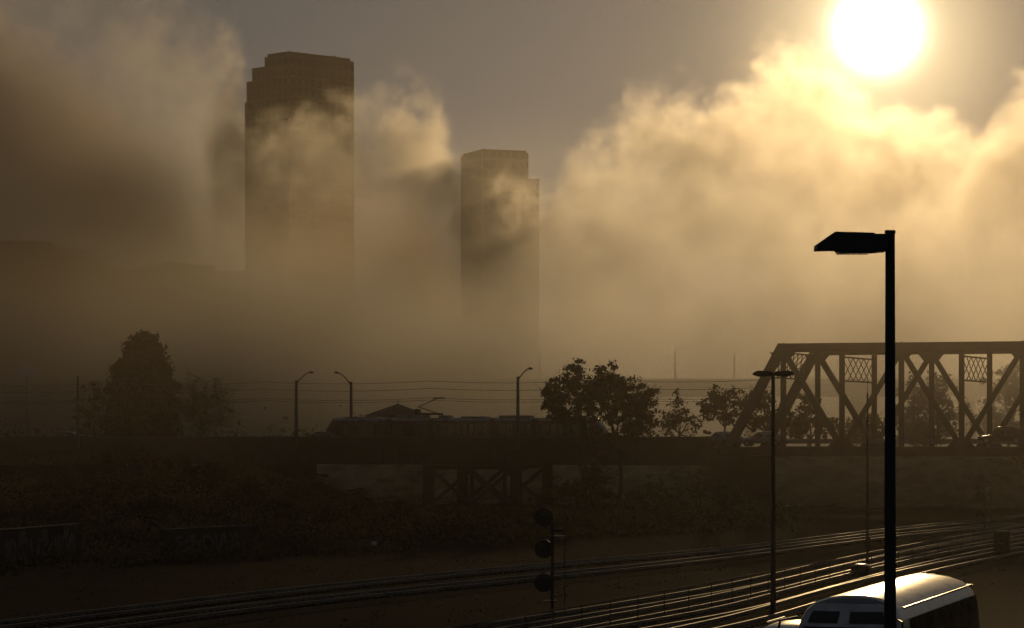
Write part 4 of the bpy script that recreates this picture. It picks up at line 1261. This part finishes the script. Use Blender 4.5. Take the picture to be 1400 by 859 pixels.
def fog_material(name, scatter, absorb, lobes, col=(1, 1, 1), acol=(1, 1, 1)):
    m = bpy.data.materials.new(name); m.use_nodes = True
    t = m.node_tree; t.nodes.clear()
    o = t.nodes.new('ShaderNodeOutputMaterial')
    at = t.nodes.new('ShaderNodeAttribute'); at.attribute_name = 'density'
    def mulk(k):
        x = t.nodes.new('ShaderNodeMath'); x.operation = 'MULTIPLY'; x.inputs[1].default_value = k
        t.links.new(at.outputs['Fac'], x.inputs[0]); return x.outputs[0]
    sh = None
    for g, wgt in lobes:
        v = t.nodes.new('ShaderNodeVolumeScatter'); v.inputs['Color'].default_value = (*col, 1)
        v.inputs['Anisotropy'].default_value = g
        t.links.new(mulk(scatter * wgt), v.inputs['Density'])
        if sh is None: sh = v.outputs[0]
        else:
            a = t.nodes.new('ShaderNodeAddShader'); t.links.new(sh, a.inputs[0]); t.links.new(v.outputs[0], a.inputs[1]); sh = a.outputs[0]
    if absorb > 0:
        v = t.nodes.new('ShaderNodeVolumeAbsorption'); v.inputs['Color'].default_value = (1-acol[0], 1-acol[1], 1-acol[2], 1)
        t.links.new(mulk(absorb), v.inputs['Density'])
        a = t.nodes.new('ShaderNodeAddShader'); t.links.new(sh, a.inputs[0]); t.links.new(v.outputs[0], a.inputs[1]); sh = a.outputs[0]
    t.links.new(sh, o.inputs['Volume'])
    return m

def fog_object(name, ng, mat, label):
    vd = bpy.data.volumes.new(name)
    vd.materials.append(mat)
    o = bpy.data.objects.new(name, vd); COL.objects.link(o)
    md = o.modifiers.new('field', 'NODES'); md.node_group = ng
    o['kind'] = 'stuff'; o['label'] = label; o['category'] = 'fog'
    return o

LOB = [(0.76, 0.86), (0.95, 0.14)]
# --- the tall bank of steam fog standing among the towers
t = FieldTree('fog_bank_field')
YB = 780.0
u = t.add(t.mul(t.x, F / YB), HU)                        # photo bearing of x at the bank's middle
v = t.sub(HV, t.mul(t.sub(t.z, CAMZ), F / YB))
top = t.curve(u, [(-200,-260),(60,-200),(150,-140),(230,-60),(300,40),(340,160),(390,195),(440,180),(490,160),(530,132),(575,120),(610,135),(640,155),(690,172),(735,178),(780,170),(850,160),(930,148),(1000,138),(1040,100),(1085,96),(1140,142),(1200,158),(1270,180),(1310,188),(1360,130),(1400,105),(1600,60)])
wp = t.warped(45, 38, 3)
n1, _ = t.noise(60, 4, 0.55, stretch=(1, .35, 1), warp=wp)
n2, _ = t.noise(22, 4, 0.6, off=(7, 3, 1), stretch=(1, .4, 1), warp=wp)
n3, _ = t.noise(7, 4, 0.65, off=(2, 9, 4), stretch=(1, .5, 1), warp=t.warped(16, 10, 3))
wq = t.warped(26, 34, 4)
n4, _ = t.noise(10, 5, 0.68, off=(11, 2, 6), stretch=(.75, .45, 1.25), warp=wq)      # torn filaments
edge = t.add(t.sub(v, top), t.mul(n1, 70), t.mul(n2, 90), t.mul(n3, 75), t.mul(t.step(t.y, 888, 852), t.step(u, 590, 632), t.step(u, 800, 745), -66))   # how far below the top
body = t.step(t.mul(edge, t.sub(1.0, t.mul(t.step(u, 350, 220), 0.6))), -52, 105)
deep = t.step(edge, 40, 190)
fil = t.step(t.add(n4, t.mul(n3, 0.5), t.mul(t.sub(body, 0.5), 0.16)), -0.04, 0.10)
wisp = t.step(t.add(n1, t.mul(n2, 1.0), t.mul(n3, 0.8)), -0.12, 0.2)
dens = t.mul(body, t.add(0.34, t.mul(wisp, 0.95)), t.add(t.mul(t.sub(1.0, deep), fil, 1.5), t.mul(deep, t.add(0.85, t.mul(fil, 0.4)))))
dens = t.mul(dens, t.curve(v, [(-300, 1), (250, 1), (420, .75), (600, .5)]))
n0, _ = t.noise(150, 2, 0.5, off=(3, 1, 4), stretch=(1, 0, .6))
shift = t.curve(u, [(-250, 170), (220, 165), (330, 40), (400, 0), (500, 15), (590, 78), (770, 80), (870, 15), (1000, 0), (1600, 0)])
dy = t.m('ABSOLUTE', t.sub(t.y, t.add(t.mul(n0, 80), 742, shift)))       # the bank is a ridge: thin along its crest, deep at its foot
hw = t.m('MINIMUM', t.m('MAXIMUM', t.add(t.mul(edge, 0.75), 22), 14), t.add(125, t.mul(t.step(u, 330, 240), -62)))
env = t.step(t.m('DIVIDE', t.sub(hw, dy), t.mul(hw, 0.45)), 0, 1)
dens = t.mul(dens, env, t.add(1.0, t.mul(t.step(edge, 130, 0), t.step(u, 180, 420), 2.2)))
veil = t.mul(t.step(v, 160, 290), t.step(u, 520, 600), t.step(u, 860, 760), t.step(t.y, 660, 700), t.step(t.y, 866, 840), 0.12)
thin = t.mul(t.step(v, 235, 300), t.step(u, 300, 340), t.step(u, 580, 520), t.step(t.y, 852, 838), -0.65)     # thinner in the lee of the tall tower
dens = t.mul(t.add(dens, veil), t.add(0.45, t.mul(t.step(u, 150, 330), 0.55)), t.add(1.0, thin))
fm = fog_material('fog_bank', 0.0045, 0.0068, LOB)
ng = t.build(dens, (-215, 592, -4), (215, 1000, 172), (358, 131, 144), fm)
fog_object('fog_bank', ng, fm, 'tall golden bank of fog rolling around the two towers')
# --- absorbing dark fog added to put shade on the left, before the towers
t = FieldTree('shading_fog_field')
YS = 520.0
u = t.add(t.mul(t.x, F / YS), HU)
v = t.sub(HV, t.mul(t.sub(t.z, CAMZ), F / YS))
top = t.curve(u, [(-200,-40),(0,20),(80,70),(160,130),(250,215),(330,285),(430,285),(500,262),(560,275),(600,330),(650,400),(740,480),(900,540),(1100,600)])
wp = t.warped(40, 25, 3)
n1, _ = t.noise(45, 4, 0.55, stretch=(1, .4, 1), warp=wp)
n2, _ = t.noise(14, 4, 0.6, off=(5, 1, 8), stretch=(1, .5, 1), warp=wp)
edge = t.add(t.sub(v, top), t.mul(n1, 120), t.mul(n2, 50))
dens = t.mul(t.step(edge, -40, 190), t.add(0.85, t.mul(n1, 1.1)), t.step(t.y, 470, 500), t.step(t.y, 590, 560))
sm_ = fog_material('shading_fog', 0.0054, 0.0300, LOB, col=(1, .80, .66))
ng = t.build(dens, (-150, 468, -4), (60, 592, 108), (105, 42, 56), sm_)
fog_object('shading_fog', ng, sm_, 'dark brown fog added to shade the left side below the tall tower')
# --- the pale fog that fills the low ground between the bridge and the towers
t = FieldTree('low_fog_field')
n1, _ = t.noise(55, 4, 0.55, stretch=(1, .6, 1.3))
front = t.sub(t.y, t.mul(t.x, -0.325))                 # the fog's front follows the line of the bridge
dens = t.mul(t.step(t.add(t.z, t.mul(n1, -30)), 36, 12), t.add(1.0, t.mul(n1, 1.0)), t.step(front, 316, 352), t.step(t.y, 615, 570))
lm = fog_material('low_fog', 0.0056, 0.0024, LOB)
ng = t.build(dens, (-170, 290, -3), (170, 616, 62), (62, 55, 22), lm)
fog_object('low_fog', ng, lm, 'pale low fog lying between the bridge and the towers')
# --- thin haze over the yard and the bridge
t = FieldTree('haze_field')
n1, _ = t.noise(90, 2, 0.5)
dens = t.mul(t.step(t.z, 70, 5), t.add(1.0, t.mul(n1, 0.6)), t.add(t.mul(t.step(t.y, 40, 120), .5), t.mul(t.step(t.y, 120, 270), .9)), t.step(t.add(t.y, t.mul(t.x, 0.325)), 332, 318))
hm = fog_material('thin_haze', 0.00030, 0.0006, LOB, col=(1, .91, .80))
ng = t.build(dens, (-120, 40, -3), (120, 360, 75), (16, 33, 16), hm)
fog_object('haze', ng, hm, 'thin brown haze hanging low over the rail yard and bridge')
